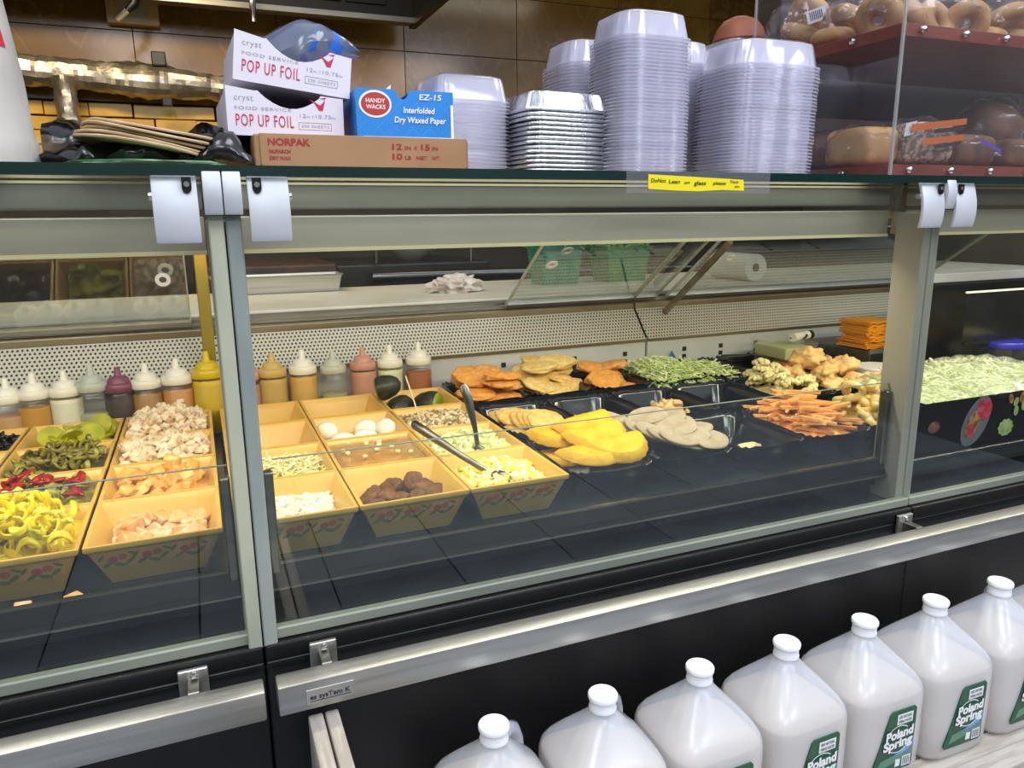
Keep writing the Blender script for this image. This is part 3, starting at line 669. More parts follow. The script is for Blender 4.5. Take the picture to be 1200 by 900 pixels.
for p in o.data.polygons:
    c = sum((o.data.vertices[v].co.x for v in p.vertices), 0)/len(p.vertices); zc = sum((o.data.vertices[v].co.z for v in p.vertices), 0)/len(p.vertices)
    if noise.noise(Vector((c*60, zc*40, 1))) > .18 and .15 < c < .215: p.material_index = 1
tag(o, 'clear and blue plastic bag bulging out of the upper foil box', 'bag')

HB = pm('wax_box_blue', '1F86D8', .45, col2='1A7CCB', nscale=6); OVAL = pm('oval_red', 'B8352E', .45); WINK = pm('print_white', 'F2F2F2', .5); LBL = pm('line_lightblue', '4AA0E4', .5)
hw = thing('waxed_paper_box', 'blue interfolded waxed paper box standing on the brown carton', 'box', (.2185, 1.075, ZT+.0512)); hw.rotation_euler = (0, 0, -.035)
w_, h_, d_ = .1375, .0640, .16
fr_ = [(0, 0), (w_, 0), (w_, h_*.99), (.075, h_*.99), (.0705, h_*.85), (.066, h_*.80), (.060, h_*.82), (.0545, h_*.97), (.052, h_*1.0), (0, h_*1.0)]
MB().prism(fr_, 1, 0, .0012).build('front_panel', HB, hw)
MB().prism([(.0012, 0), (d_, 0), (d_, h_), (.0012, h_)], 0, 0, .0012).build('side_panel', HB, hw)
MB().box(w_-.0012, w_, .0012, d_, 0, h_*.98).build('side_panel', WBOX, hw); MB().box(.0012, w_-.0012, d_-.0012, d_, 0, h_).build('back_panel', HB, hw)
MB().box(.0012, .046, .0012, d_, h_*.985, h_*.998).build('top_panel', HB, hw); MB().box(.078, w_-.0012, .0012, d_, h_*.975, h_*.988).build('top_panel', HB, hw)
MB().box(.0012, w_-.0012, .0012, d_-.0012, 0, .0012).build('base_panel', WBOX, hw)
MB().prism([(.022, h_*.7), (.053, h_*.7), (.0555, h_*1.17), (.050, h_*1.10)], 1, .03, .0305).build('paper_sheet', WHITE, hw)
MB().box(.008, w_-.0005, -.0004, .0, 0, .0016).build('white_edge', WINK, hw); MB().box(w_-.004, w_-.0003, -.0004, 0, 0, h_*.72).build('white_edge', WINK, hw)
for k in range(9):
    for sg in (1, -1):
        xa = -.03+k*.024; p0 = Vector((xa, 0)); mb = MB(); t0 = max(0, -p0.x); 
        za, zb = (.002, h_*.78) if sg > 0 else (h_*.78, .002)
        a_ = (xa, za); b_ = (xa+.046, zb)
        if a_[0] < .001:
            t = (.001-a_[0])/(b_[0]-a_[0]); a_ = (.001, za+(zb-za)*t)
        if b_[0] > w_-.005:
            t = (w_-.005-a_[0])/(b_[0]-a_[0]); b_ = (w_-.005, a_[1]+(b_[1]-a_[1])*t)
        if b_[0]-a_[0] < .004: continue
        mb.add([(a_[0], -.0002, a_[1]), (a_[0]+.0006, -.0002, a_[1]), (b_[0]+.0006, -.0002, b_[1]), (b_[0], -.0002, b_[1])], [(0, 1, 2, 3)]); mb.build('printed_line', LBL, hw)
mb = MB(); mb.add([(x, -.0005, z) for x, z in ell(.0265, .0440, .0225, .0180, 36)], [tuple(range(36))]); mb.build('oval_border', WINK, hw)
mb = MB(); mb.add([(x, -.0008, z) for x, z in ell(.0265, .0440, .0198, .0152, 36)], [tuple(range(36))]); ov = mb.build('oval', OVAL, hw)
for s_, x, z, h, wd, sh in (('HANDY', .0135, .0455, .0056, .0265, 0), ('WACKS', .0135, .0375, .0056, .0265, 0), ('EZ-15', .0880, .0515, .0075, .0320, .12), ('Interfolded', .0650, .0335, .0078, .0450, .15), ('Dry Waxed Paper', .0520, .0205, .0078, .0740, .15)):
    text(s_, WINK, hw, (x, -.0012, z), height=h, width=wd, shear=sh, bold=.015)

# yellow note taped to the edge of the glass
nt_ = thing('taped_note', 'yellow handwritten note taped along the glass edge', 'note', (0.655, 0.889, 1.345))
MB().prism([(0.569, 1.3345), (0.612, 1.3325), (0.650, 1.3315), (0.690, 1.3335), (0.7285, 1.3325), (0.7265, 1.3475), (0.5685, 1.3535)], 1, .8900, .8906).build('paper', pm('note_yellow', 'E8D800', .5), nt_, world=True)
MB().box(0.535, 0.775, .8908, .8912, 1.3290, 1.3575).build('tape', thin_glass('tape_film', (.95, .95, .95), haze=.12, rough=.15), nt_, world=True)
for s_, x, z, h, wd in (('DoNot', .5725, 1.3430, .0050, .024), ('Lean', .6010, 1.3418, .0050, .018), ('on', .6260, 1.3415, .0040, .009), ('glass', .6420, 1.3400, .0055, .020), ('please', .6740, 1.3405, .0045, .022), ('Thank', .7030, 1.3428, .0034, .015), ('you', .7110, 1.3368, .0034, .009)):
    text(s_, INK, nt_, (x, .8897, z), height=h, width=wd, shear=.1, bold=.015, world=True)

# white tub at the far left
bk = thing('plastic_tub', 'tall white plastic tub with scribbles at the left end of the glass', 'tub', (-0.262, 1.05, ZT))
mb = MB(); mb.lathe([(.098, 0), (.1035, .004), (.1035, .032), (.1005, .036), (.0975, .10), (.088, .185), (.078, .235), (.045, .26), (.045, .29)], 40)
TUBM = pm('tub_white', 'D2CEC8', .4, col2='C2BDB4', nscale=10, sss=.2); mb.build('body', TUBM, bk, smooth=40)
rndm = random.Random(8)
for k, (a0, z0, s_) in enumerate(((-.62, .165, .012), (-.70, .14, .012), (-.60, .13, .008))):
    m_ = MB(); pts = []
    for i in range(14):
        an = a0+.035*math.cos(i*.9)+i*.004; z = z0+s_*math.sin(i*1.3); r_ = (.0975-(z-.10)*.112 if z > .1 else .0985)+.0012
        pts.append((r_*math.cos(an), r_*math.sin(an), z))
    m_.tube(pts, .0006, 4); m_.build('scribble', pm('scribble', '8A8A90', .6), bk)
m_ = MB(); vs = []
for i in range(7):
    t = i/6; z = .128+.052*t; r_ = .0975-(z-.10)*.112+.0010
    for a_ in (-.30-.02*t, -.10-.06*t): vs.append((r_*math.cos(a_-.22), r_*math.sin(a_-.22), z))
m_.add(vs, [(2*i, 2*i+1, 2*i+3, 2*i+2) for i in range(6)]); m_.build('red_mark', pm('red_marker', 'C83040', .5), bk)

# black bag with flat beige sheets in it
BLK = pm('black_film', '0A0A0C', .18, spec=.6, bump=.25, bscale=30)
bg = thing('bin_bag', 'black plastic bag wrapped around beige flatbreads beside the white tub', 'bag', (-0.04, 1.15, ZT))
def loft_bag(nm, xs, yf, yb, zb, zt, seed, mat):
    rings = []
    for i in range(34):
        t = i/33; x = xs[0]+(xs[1]-xs[0])*t; ring = []
        hb, ht = zb(t), zt(t)
        for k in range(18):
            an = 2*PI*k/18; c, s_ = math.cos(an), math.sin(an)
            n_ = .010*noise.noise(Vector((x*38, c*2.2, s_*2.2+seed)))+.006*noise.noise(Vector((x*95, c*4, s_*4+seed)))
            y = (yf+yb)/2 - (yb-yf)/2*c*(.9+n_*8); z = max(ZT+.0005, (hb+ht)/2+(ht-hb)/2*math.copysign(abs(s_)**.7, s_)+n_)
            ring.append((x, y, z))
        rings.append(ring)
    return MB().rings(rings).build(nm, mat, bg, world=True, smooth=70)
loft_bag('bag_body', (-.155, .078), 1.01, 1.30, lambda t: ZT+.001, lambda t: ZT+.016+.020*math.sin(PI*min(1, .12+t*.95))+.040*math.exp(-((t-.86)/.10)**2), 1, BLK)
loft_bag('bag_flap', (-.165, .082), 1.105, 1.32, lambda t: ZT+.004, lambda t: ZT+.066+.006*math.sin(t*6+.3)-.050*max(0, t-.86)*6+.014*math.exp(-((t-.80)/.08)**2), 2, BLK)
m_ = MB(); vs = []
for i in range(12):
    for j in range(6):
        u, v = i/11, j/5; vs.append((-.158+u*.075-.02*v, 1.02+.09*v, ZT+.004+.045*v*(1-.3*u)+.006*noise.noise(Vector((u*5, v*5, 2)))))
m_.add(vs, [(i*6+j, (i+1)*6+j, (i+1)*6+j+1, i*6+j+1) for i in range(11) for j in range(5)])
o = m_.build('clear_sleeve', BAGFILM, bg, world=True, smooth=60)
SHEET = pm('flatbread', 'BFA27C', .6, col2='CDB48E', nscale=25)
for k in range(5):
    m_ = MB(); n = 24; top = []
    for i in range(n):
        an = 2*PI*i/n; top.append((.080*math.copysign(abs(math.cos(an))**.75, math.cos(an)), .075*math.copysign(abs(math.sin(an))**.75, math.sin(an)), .0015*math.sin(3*an+k)))
    m_.rings([[(x, y, z-.0016) for x, y, z in top], [(x*1.01, y*1.01, z) for x, y, z in top], [(x, y, z+.0016) for x, y, z in top]])
    o = m_.build('flatbread', SHEET, smooth=50); o.location = (-.046+.004*k-.003*(k % 2), 1.085+.003*(k % 3), ZT+.0290+k*.0040); o.rotation_euler = (-.03, .17, .03*k)
    tag(o, 'thin beige flatbread in the stack inside the black bag', 'flatbread', 'flatbreads in the black bag')
me = withmat(blob(.085, .05, .0045, .3, 4, 9, 3), pm('green_pack', '5F8A62', .35, col2='86A884', nscale=40), 'green_packet')
place(me, 'herb_packet', None, (-.04, 1.00, ZT+.0062), label='flat pale green packet under the black bag', cat='packet')

# ---------------------------------------------------------------- clear tubs, nested upside down
CLEARP = thin_glass('clear_tub_plastic', (.93, .93, .96), haze=.42, rough=.10, hazecol='EEECF8', tl_=.3)
def tub_mesh(name, wx, wy, h, taper, ribs=0, pw=.42, n=64, chamfer=1.0):
    def ring(k, z, rib=0.0):
        pts = []
        for i in range(n):
            a = 2*PI*i/n; c, s_ = math.cos(a), math.sin(a)
            rb = 1 - rib*(0.5+0.5*math.cos(a*ribs)) if ribs else 1
            pts.append((wx/2*k*rb*math.copysign(abs(c)**pw, c), wy/2*k*rb*math.copysign(abs(s_)**pw, s_), z))
        return pts
    mb = MB(); mb.rings([ring(1.0, 0), ring(1.0, .0022), ring(.955, .0026), ring(.945, .004, .02), ring(.945-taper*.7, h*.70, .02), ring(.945-taper, h*.90, .012), ring(.80-taper*.8, h)], False, True)
    return mesh_of(mb, CLEARP, name, smooth=35)
def stack(me, name, x, y, n, pitch, label, cat, group, rz=0, lean=(0, 0), jit=.0008, seed=0):
    r_ = random.Random(seed)
    for k in range(n):
        place(me, name, None, (x+lean[0]*k*pitch+r_.uniform(-jit, jit), y+lean[1]*k*pitch+r_.uniform(-jit, jit), ZT+.0004+k*pitch), (0, 0, rz), label=('topmost ' + label) if k == n-1 else label, cat=cat, group=group)
tA = tub_mesh('square_tub', .128, .125, .040, .10, 26, .30); tB = tub_mesh('clear_tub', .138, .130, .040, .10, 12, .55); tC = tub_mesh('clear_tub_large', .182, .140, .042, .08, 16, .50)
stack(tA, 'square_tub', .398, 1.165, 22, .0052, 'ribbed clear square tub in the stack beside the blue box', 'tub', 'ribbed clear square tubs', rz=.08, seed=1)
stack(tB, 'clear_tub', .664, 1.075, 40, .0051, 'clear plastic tub in the tallest front stack', 'tub', 'clear tubs in the tallest stack', seed=2)
stack(tB, 'clear_tub', .655, 1.232, 38, .0051, 'clear plastic tub in the stack behind the foil pans', 'tub', 'clear tubs behind the foil pans', seed=3)
stack(tB, 'clear_tub', .800, 1.205, 39, .0051, 'clear plastic tub in the half-hidden stack between the two big stacks', 'tub', 'clear tubs between the big stacks', seed=4)
stack(tC, 'clear_tub', .882, 1.065, 33, .0053, 'wide clear tub in the broad leaning stack left of the bread cabinet', 'tub', 'wide clear tubs in the leaning stack', lean=(.03, .0), seed=5)
stack(tC, 'clear_tub', 1.01, 1.215, 34, .0053, 'wide clear tub in the rear stack touching the bread cabinet', 'tub', 'wide clear tubs in the rear stack', seed=6)
# foil pans
ALU = pm('aluminium_pan', 'D4D6D8', .24, 1.0, bump=.25, bscale=140)
def foil_pan():
    n = 96; wx, wy = .146, .120
    def ring(k, z, rib=0, pw=.26, ph=0):
        pts = []
        for i in range(n):
            a = 2*PI*i/n; c, s_ = math.cos(a), math.sin(a); corner = min(1, (abs(c*s_)*2)**2)
            w1 = 1-rib*(.5+.5*math.cos(a*48)) - .014*corner*math.cos(a*48+ph)
            pts.append((wx/2*k*w1*math.copysign(abs(c)**pw, c), wy/2*k*w1*math.copysign(abs(s_)**pw, s_), z))
        return pts
    mb = MB(); mb.rings([ring(.97, .003), ring(1.0, .0), ring(1.02, .0022), ring(1.0, .0048), ring(.955, .005), ring(.94, .0056, .018), ring(.86, .024, .022), ring(.83, .0285), ring(.78, .0295)], False, True)
    return mesh_of(mb, ALU, 'foil_pan', smooth=30)
stack(foil_pan(), 'foil_pan', .534, 1.115, 15, .0067, 'aluminium foil loaf pan nested upside down in the short stack', 'foil pan', 'foil pans stacked upside down', rz=.10, jit=.0012, seed=7)
# terracotta bowl behind the clear tubs
st_ = tub_mesh('clear_tub_plain', .15, .14, .042, .08, 0, .5)
stack(st_, 'clear_tub', 1.100, 1.385, 43, .0060, 'clear tub in the hidden stack carrying the terracotta bowl', 'tub', 'clear tubs under the terracotta bowl', seed=9)
mb = MB(); mb.lathe([(.074, 0), (.078, .004), (.075, .012), (.066, .034), (.048, .053), (.022, .063), (.004, .065)], 32); o = mb.build('clay_bowl', pm('terracotta', '8A4E36', .6, col2='9A5A40', nscale=8), smooth=50)
o.scale = (.72, .72, .8); o.location = (1.100, 1.385, ZT+.0004+42*.006+.0425); tag(o, 'smooth terracotta-coloured round bowl turned upside down behind the clear tubs', 'bowl')

# ---------------------------------------------------------------- bread cabinet
WOODR = pm('red_wood', '7A3420', .4, col2='8C4028', nscale=14, stretch=(1, 8, 8)); ACE = thin_glass('acrylic_edge', (.9, .9, .9), haze=.5, hazecol='D8D8D4')
bc = thing('bread_cabinet', 'clear acrylic bread cabinet with red-brown wooden shelves at the right', 'cabinet', (1.45, 1.11, ZT))
W = lambda nm, mb, mat, **k: mb.build(nm, mat, bc, world=True, **k)
X0, X1, Y0, Y1 = 1.062, 1.90, .938, 1.292
W('front_panel', MB().box(X0, X1, Y0, Y0+.004, ZT, 1.95), G_ACR); W('side_panel', MB().box(X0, X0+.004, Y0+.004, Y1, ZT, 1.95), G_ACR)
W('corner_edge', MB().box(X0-.0012, X0+.003, Y0-.0012, Y0+.003, ZT, 1.95), ACE); W('rear_edge', MB().box(X0-.001, X0+.003, Y1-.002, Y1+.002, ZT, 1.95), ACE)
for z0, z1 in ((ZT, ZT+.020), (1.574, 1.594)):
    sh = W('shelf', MB().box(X0+.0045, X1, Y0+.0045, Y1-.002, z0, z1), WOODR, bevel=.0008, seg=1)
    for k in range(6):
        s_ = MB().lathe([(.0055, 0), (.005, .003), (.0025, .0045)], 12).build('screw', SCREW, sh, smooth=40); s_.location = Vector((1.105+k*.098, Y0-.0002, (z0+z1)/2+.001))-bc.location; s_.rotation_euler = (PI/2, 0, 0)
    for k in range(3):
        s_ = MB().lathe([(.0055, 0), (.005, .003), (.0025, .0045)], 12).build('screw', SCREW, sh, smooth=40); s_.location = Vector((X0-.0002, 1.04+k*.10, (z0+z1)/2))-bc.location; s_.rotation_euler = (0, -PI/2, 0)
W('back_panel', MB().box(X0+.08, X1, Y1+.02, Y1+.025, ZT, 1.50), pm('back_board', 'E0D6C4', .6)); W('back_panel', MB().box(X0+.08, X1, Y1+.02, Y1+.025, 1.50, 1.95), pm('back_board_dark', '3A332C', .6))
def bread(nm, me, mat, loc, label, cat='bread', rot=(0,0,0), film=None, extras=(), group=None):
    r_ = thing(nm, label, cat, loc, group=group); r_.rotation_euler = rot
    place(withmat(me, mat, 'crumb'), 'loaf', None, (0, 0, 0), parent=r_)
    if film:
        fm = withmat(blob(*film, .18, 6, 3, 4), BAGFILM, 'bag_film')
        for p in fm.polygons: p.use_smooth = True
        place(fm, 'bag_film', None, (0, 0, 0), parent=r_)
    for (poly, y, mt, n_) in extras:
        mb = MB(); mb.add([(x, y, z) for x, z in poly], [tuple(range(len(poly)))]); mb.build(n_, mt, r_)
    return r_
CRUST = pm('crust_tan', 'D2A262', .55, col2='E0B67C', nscale=30, bump=.15); SEED = pm('seeded_crust', '8A7460', .7, col2='D0BEA6', nscale=130, bump=.4, lo=.45, hi=.56); RYE = pm('rye_crust', '74523A', .55, col2='8A664A', nscale=25, bump=.15)
BAGEL = pm('bagel_crust', 'B8884E', .5, col2='D4AC74', nscale=25); ORG = pm('label_orange', 'CC6820', .45); LWH = pm('label_white', 'D8D8DC', .45); PUR = pm('tie_purple', '6A50C0', .35)
def loafmesh(a, b_, c, seed):
    f = lambda t, e: math.copysign(abs(t)**e, t)
    rings = []
    for i in range(1, 22):
        ph = -PI/2+PI*i/22; ring = []
        for k in range(40):
            th = 2*PI*k/40; d = Vector((f(math.cos(ph), .42)*f(math.cos(th), .42), f(math.cos(ph), .42)*f(math.sin(th), .42), f(math.sin(ph), .42)))
            n_ = 1+.045*noise.noise(d*2.2+Vector((seed, 0, 0)))
            ring.append((d.x*a*n_, d.y*b_*n_, d.z*c*n_))
        rings.append(ring)
    return mesh_of(MB().rings(rings), CRUST, 'loaf', smooth=70)
zs = ZT+.0205
bread('sandwich_loaf', loafmesh(.040, .055, .034, 1), CRUST, (1.118, 1.055, zs+.035), 'square tan sandwich loaf in clear film at the cabinet corner', film=(.056, .066, .044))
bread('seeded_loaf', loafmesh(.050, .045, .036, 2), SEED, (1.205, 1.015, zs+.040), 'seeded loaf in a bag with an orange label band', film=(.064, .056, .046), rot=(0, 0, -.25),
      extras=(([(-.052, .028), (.050, .038), (.050, .028), (-.052, .016)], -.058, ORG, 'label_band'), ([(-.030, .004), (.046, .012), (.046, .002), (-.030, -.007)], -.060, ORG, 'label_band'), ([(-.010, .020), (.046, .026), (.046, .018), (-.010, .013)], -.059, pm('label_dark', '2A2420', .5), 'label_print'), ([(-.006, -.006), (.044, .001), (.040, -.006), (-.006, -.012)], -.0595, pm('label_dark2', '332C28', .5), 'label_print'), ([(-.060, .030), (-.040, .034), (-.044, .012), (-.062, .008)], -.054, LWH, 'barcode_label')))
bread('dark_loaf', loafmesh(.052, .042, .028, 3), RYE, (1.325, 1.020, zs+.031), 'dark loaf in a bag with a purple tie strip', film=(.066, .054, .036), extras=(([(-.020, .016), (.034, .000), (.034, -.006), (-.020, .009)], -.056, PUR, 'purple_tie'),))
bread('round_loaf', blob(.062, .055, .050, .12, 2, 6, 4), RYE, (1.455, 1.060, zs+.080), 'large round dark loaf leaning at the right picture edge', film=(.068, .062, .056))
bread('dark_loaf', loafmesh(.060, .045, .026, 8), RYE, (1.465, 1.020, zs+.029), 'dark loaf lying under the large round loaf', film=(.07, .055, .034))
bread('wrapped_loaf', loafmesh(.060, .040, .032, 5), RYE, (1.160, 1.195, zs+.037), 'brown loaf at the back of the lower shelf behind the seeded loaf', film=(.07, .05, .042))
bgm = MB(); bgm.rings([[((.027+.016*math.cos(2*PI*j/12))*math.cos(2*PI*i/24), (.027+.016*math.cos(2*PI*j/12))*math.sin(2*PI*i/24), .0145*math.sin(2*PI*j/12)) for j in range(12)] for i in range(25)], False, False)
bagel = mesh_of(bgm, BAGEL, 'bagel', smooth=60)
zs2 = 1.5945; rnd = random.Random(12)
sites = [(1.110, 1.245, .016, 0), (1.180, 1.235, .016, .2), (1.130, 1.235, .046, .3), (1.195, 1.225, .050, -.4), (1.150, 1.24, .080, .9), (1.125, 1.145, .018, .1), (1.150, 1.130, .050, .5), (1.19, 1.14, .02, 0), (1.21, 1.13, .055, .7), (1.125, 1.045, .030, 1.1), (1.175, 1.03, .030, 1.0), (1.24, 1.03, .030, 1.2), (1.30, 1.02, .030, 1.1), (1.36, 1.03, .018, .2), (1.40, 1.02, .045, .4), (1.45, 1.03, .02, .1), (1.51, 1.03, .03, 1.0)]
for k, (x, y, z, t) in enumerate(sites):
    grp = 0 if k < 5 else (1 if k < 9 else 2)
    place(bagel, 'bagel', None, (x, y, zs2+z), (t, rnd.uniform(-.2, .2), rnd.uniform(0, 3)), label=('bagel in the bag at the back left of the upper shelf', 'bagel in the middle bag on the upper shelf', 'roll standing along the front of the upper shelf')[grp], cat='bagel' if grp < 2 else 'roll', group=('bagels in the rear bag', 'bagels in the middle bag', 'rolls along the shelf front')[grp])
for k, (x, y, z, a, b_, c, lb) in enumerate(((1.145, 1.238, .052, .088, .05, .062, 'clear bag around the bagels with a barcode label, rear left'), (1.175, 1.132, .045, .085, .05, .056, 'clear bag around the bagels in the middle of the upper shelf'), (1.215, 1.030, .040, .135, .055, .048, 'clear bag around the rolls at the upper shelf corner'), (1.455, 1.028, .042, .12, .055, .052, 'clear bag around the rolls at the right end of the upper shelf'))):
    r_ = thing('bread_bag', lb, 'bag', (x, y, zs2+z-.0)); fm = withmat(blob(a, b_, c, .16, 6, k+20, 4), BAGFILM, 'film'); place(fm, 'film', None, (0, 0, 0), parent=r_)
    if k < 2:
        mb = MB(); mb.add([(-.055, -.052, .020), (-.015, -.058, .034), (-.008, -.058, .012), (-.048, -.054, -.002)], [(0, 1, 2, 3)]); l_ = mb.build('barcode_label', LWH, r_)
        for q in range(7):
            t = .15+q*.1; a_ = Vector((-.055, -.0525, .020)).lerp(Vector((-.015, -.0585, .034)), t); b2 = Vector((-.048, -.0545, -.002)).lerp(Vector((-.008, -.0585, .012)), t)
            mb = MB(); d_ = Vector((.0018, 0, .0006)); p, q2 = a_.lerp(b2, .15), a_.lerp(b2, .8); mb.add([p, p+d_, q2+d_, q2], [(0, 1, 2, 3)]); mb.build('bar', INK, l_)

# ------------------------------------------------------------------ yellow melamine pans
MEL = pm('melamine_yellow', 'DDB057', .32, col2='D6A84E', nscale=8); BAND = pm('painted_band', 'CF9A50', .35, col2='C08A4A', nscale=40); LEAF = pm('painted_leaf', '5A6A2A', .4); FLW = pm('painted_flower', 'A8483A', .4, col2='B8604A', nscale=60)
ZD, ZR = 0.8365, 0.9000
PW, PD = 0.1655, 0.1715
def pan_mesh():
    H = ZR-ZD; tx, ty = .020, .018
    def rr(ex, z): return [(sx*(PW/2-ex*1.0), sy*(PD/2-ex*.95), z) for sx, sy in ((-1,-1),(1,-1),(1,1),(-1,1))]
    mb = MB(); mb.rings([rr(.026, .0), rr(.0045, H-.010), rr(.0005, H-.008), rr(0, H), rr(.0055, H), rr(.010, H-.012), rr(.030, .005)], True, True)
    return mesh_of(mb, MEL, 'yellow_pan', smooth=40, bevel=.0015)
PANM = pan_mesh()
def pan_print(root):
    H = ZR-ZD
    def P(x, t, e=.0006):   # t 0 bottom .. 1 rim on the front wall
        y = -(PD/2-(.026-(.026-.0045)*t*H/(H-.010))*.95); return (x, y-e, t*H)
    b_ = MB(); b_.add([P(-.058-.012*.42, .42, .0003), P(.058+.012*.42, .42, .0003), P(.064+.004, .80, .0003), P(-.064-.004, .80, .0003)], [(0, 1, 2, 3)]); bb = b_.build('painted_band', BAND, root)
    mb = MB()
    for cx, k in ((-.045, 0), (-.005, 1), (.040, 2)):
        for (dx, dt, r_, m_, rot) in ((-.006, .62, .0062, 1, 0), (.006, .66, .0058, 1, 0), (-.012, .50, .0075, 0, .5), (.002, .47, .008, 0, -.3), (.014, .54, .0075, 0, .7), (.018, .72, .006, 0, -.5), (-.019, .68, .006, 0, .9)):
            pts = ell(0, 0, r_, r_*(.9 if m_ else .38), 10, rot); n = len(pts)
            mb.add([P(cx+dx+x, dt+z/H, .0009+.0002*m_) for x, z in pts], [tuple(range(n))], m_)
    mb.build('painted_flowers', [LEAF, FLW], root)
pans = {}
def pan(col, row, label):
    x = XC[col]+PW/2+.001; y = 1.009+row*.174+PD/2
    r_ = thing('serving_pan', label, 'pan', (x, y, ZD), group='yellow melamine serving pans')
    place(PANM, 'bowl', None, (0, 0, 0), parent=r_)
    if row == 0: pan_print(r_)
    pans[(col, row)] = (x, y); return x, y
XC = {'A': .0125, 'B': .1800, 'C': .3475, 'L1': -.1690, 'L2': -.3380, 'L3': -.5070}
content = {('A', 0): 'holding crumbled white cheese', ('A', 1): 'holding pale shredded cheese', ('A', 2): 'with a little grated orange cheese', ('A', 3): 'with a little pale grated cheese, behind the left post',
 ('B', 0): 'holding brown falafel balls', ('B', 1): 'filled with orange spread under cling film', ('B', 2): 'holding peeled boiled eggs', ('B', 3): 'standing empty behind the eggs',
 ('C', 0): 'holding yellow egg salad', ('C', 1): 'holding pale green potato salad', ('C', 2): 'holding speckled tuna salad', ('C', 3): 'holding dark avocados',
 ('L1', 0): 'holding pink chicken cubes, front row beside the left post', ('L1', 1): 'holding golden chicken pieces', ('L1', 2): 'of diced white chicken, nearer one', ('L1', 3): 'of diced white chicken, rear one by the bottles',
 ('L2', 0): 'heaped with yellow banana peppers', ('L2', 1): 'holding red and olive mixed peppers', ('L2', 2): 'holding olive green jalapeno slices', ('L2', 3): 'holding green pickle chips', ('L3', 2): 'cut off by the left picture edge beside the jalapenos', ('L3', 3): 'holding black olives'}
for (c, r), t in content.items(): pan(c, r, 'yellow melamine pan ' + t)
IW, ID = PW-.026, PD-.026     # inner size near the rim

# chicken cubes
CHW = [pm('chicken_white', 'E6D2B2', .5, col2='C0946A', nscale=70, lo=.45, hi=.66), pm('chicken_white', 'ECDABE', .5, col2='B88A62', nscale=60, lo=.48, hi=.68)]
CHP = [pm('chicken_pink', 'E0A070', .5, col2='F0D6B8', nscale=60), pm('chicken_pink', 'DC9450', .5, col2='EEC496', nscale=50)]
CHO = [pm('chicken_gold', 'E2A044', .5, col2='EDC078', nscale=50), pm('chicken_gold', 'D8903A', .5, col2='E8B468', nscale=50)]
def meshes(n, fn, mats): return [withmat(fn(k), mats[k % len(mats)], 'piece') for k in range(n)]
cw = meshes(6, lambda k: chunk(.016, .0125, .010, .3, k, .10), CHW)
for (c, r, lb) in (('L1', 2, 'nearer'), ('L1', 3, 'rear')):
    x, y = pans[(c, r)]; h = Heap(x, y, IW+.008, ID+.010, .889, .030 if r == 3 else .016)
    h.fill('diced_chicken', CHW[0], 'diced white chicken filling the '+lb+' chicken pan', 'chicken', ZD+.006, .008)
    for k in range(150 if r == 3 else 105): h.drop(cw[k % 6], 'chicken_cube', .0075, .007, .009, 'cube of diced white chicken heaped in the '+lb+' chicken pan', 'chicken', 'white chicken cubes, '+lb+' pan', tilt=.8, sink=.2)
x, y = pans[('L1', 1)]; h = Heap(x, y, IW-.004, ID-.006, .874, .010)
h.fill('golden_chicken', CHO[0], 'golden chicken filling its pan', 'chicken', ZD+.006, .006)
cg = meshes(6, lambda k: chunk(.024, .016, .013, .38, k+20, .14), CHO)
for k in range(52): h.drop(cg[k % 6], 'chicken_piece', .012, .010, .014, 'piece of golden chicken in the pan behind the pink chicken', 'chicken', 'golden chicken pieces', tilt=.6)
x, y = pans[('L1', 0)]; h = Heap(x+.004, y, IW-.016, ID-.020, .852, .014)
h.fill('pink_chicken', CHP[0], 'pink chicken covering the bottom of the front pan', 'chicken', ZD+.006, .006)
cp = meshes(6, lambda k: chunk(.026, .021, .016, .22, k+40, .10), CHP)
for k in range(42): h.drop(cp[k % 6], 'chicken_cube', .013, .011, .015, 'pink grilled chicken cube in the front pan beside the left post', 'chicken', 'pink chicken cubes', tilt=.7)
for k, (px_, py_) in enumerate(((-.232, .980), (-.178, .981))):
    place(cp[k], 'chicken_crumb', None, (px_, py_, .8485), (.2, .1, k), (.75, .75, .6), 'stray chicken crumb on the deck edge, ' + ('nearer the picture edge' if k == 0 else 'nearer the pink chicken pan'), 'crumb')
# banana peppers
def ring_mesh(R, r, arc, seed, mat, hz=1.5):
    rnd = random.Random(seed); n = 14; pts = []; ov = rnd.uniform(.65, 1.0)
    rings = []
    for i in range(n+1):
        a = arc*i/n; d = Vector((math.cos(a), math.sin(a)*ov, 0)); z0 = .004*math.sin(a*2+seed)
        rings.append([tuple(d*(R+r*math.cos(2*PI*j/6)) + Vector((0, 0, z0+r*hz*math.sin(2*PI*j/6)))) for j in range(6)])
    mb = MB(); mb.rings(rings, True, True); return mesh_of(mb, mat, 'pepper_ring', smooth=70)
BAN = [pm('banana_pepper', 'F0D624', .25, col2='E2C616', nscale=40, sss=.2), pm('banana_pepper', 'F6E250', .25, col2='E8CE28', nscale=40, sss=.2)]
JAL = [pm('jalapeno', '7A7028', .25, col2='9A8E3C', nscale=60), pm('jalapeno', '665C20', .25, col2='85792E', nscale=60), pm('jalapeno', 'A09A46', .25, col2='7A702A', nscale=50)]
REDP = [pm('red_pepper', '8C1C16', .2, col2='B03422', nscale=40), pm('red_pepper', '7E1414', .2, col2='B02820', nscale=40)]
bn = [ring_mesh(.0130, .0023, (2*PI if k % 3 == 0 else 4.2), k, BAN[k % 2], 2.0) for k in range(6)]
x, y = pans[('L2', 0)]; h = Heap(x, y, IW+.004, ID+.004, .884, .022); h.fill('banana_peppers', BAN[0], 'yellow banana pepper rings filling the front left pan', 'peppers', ZD+.006, .008)
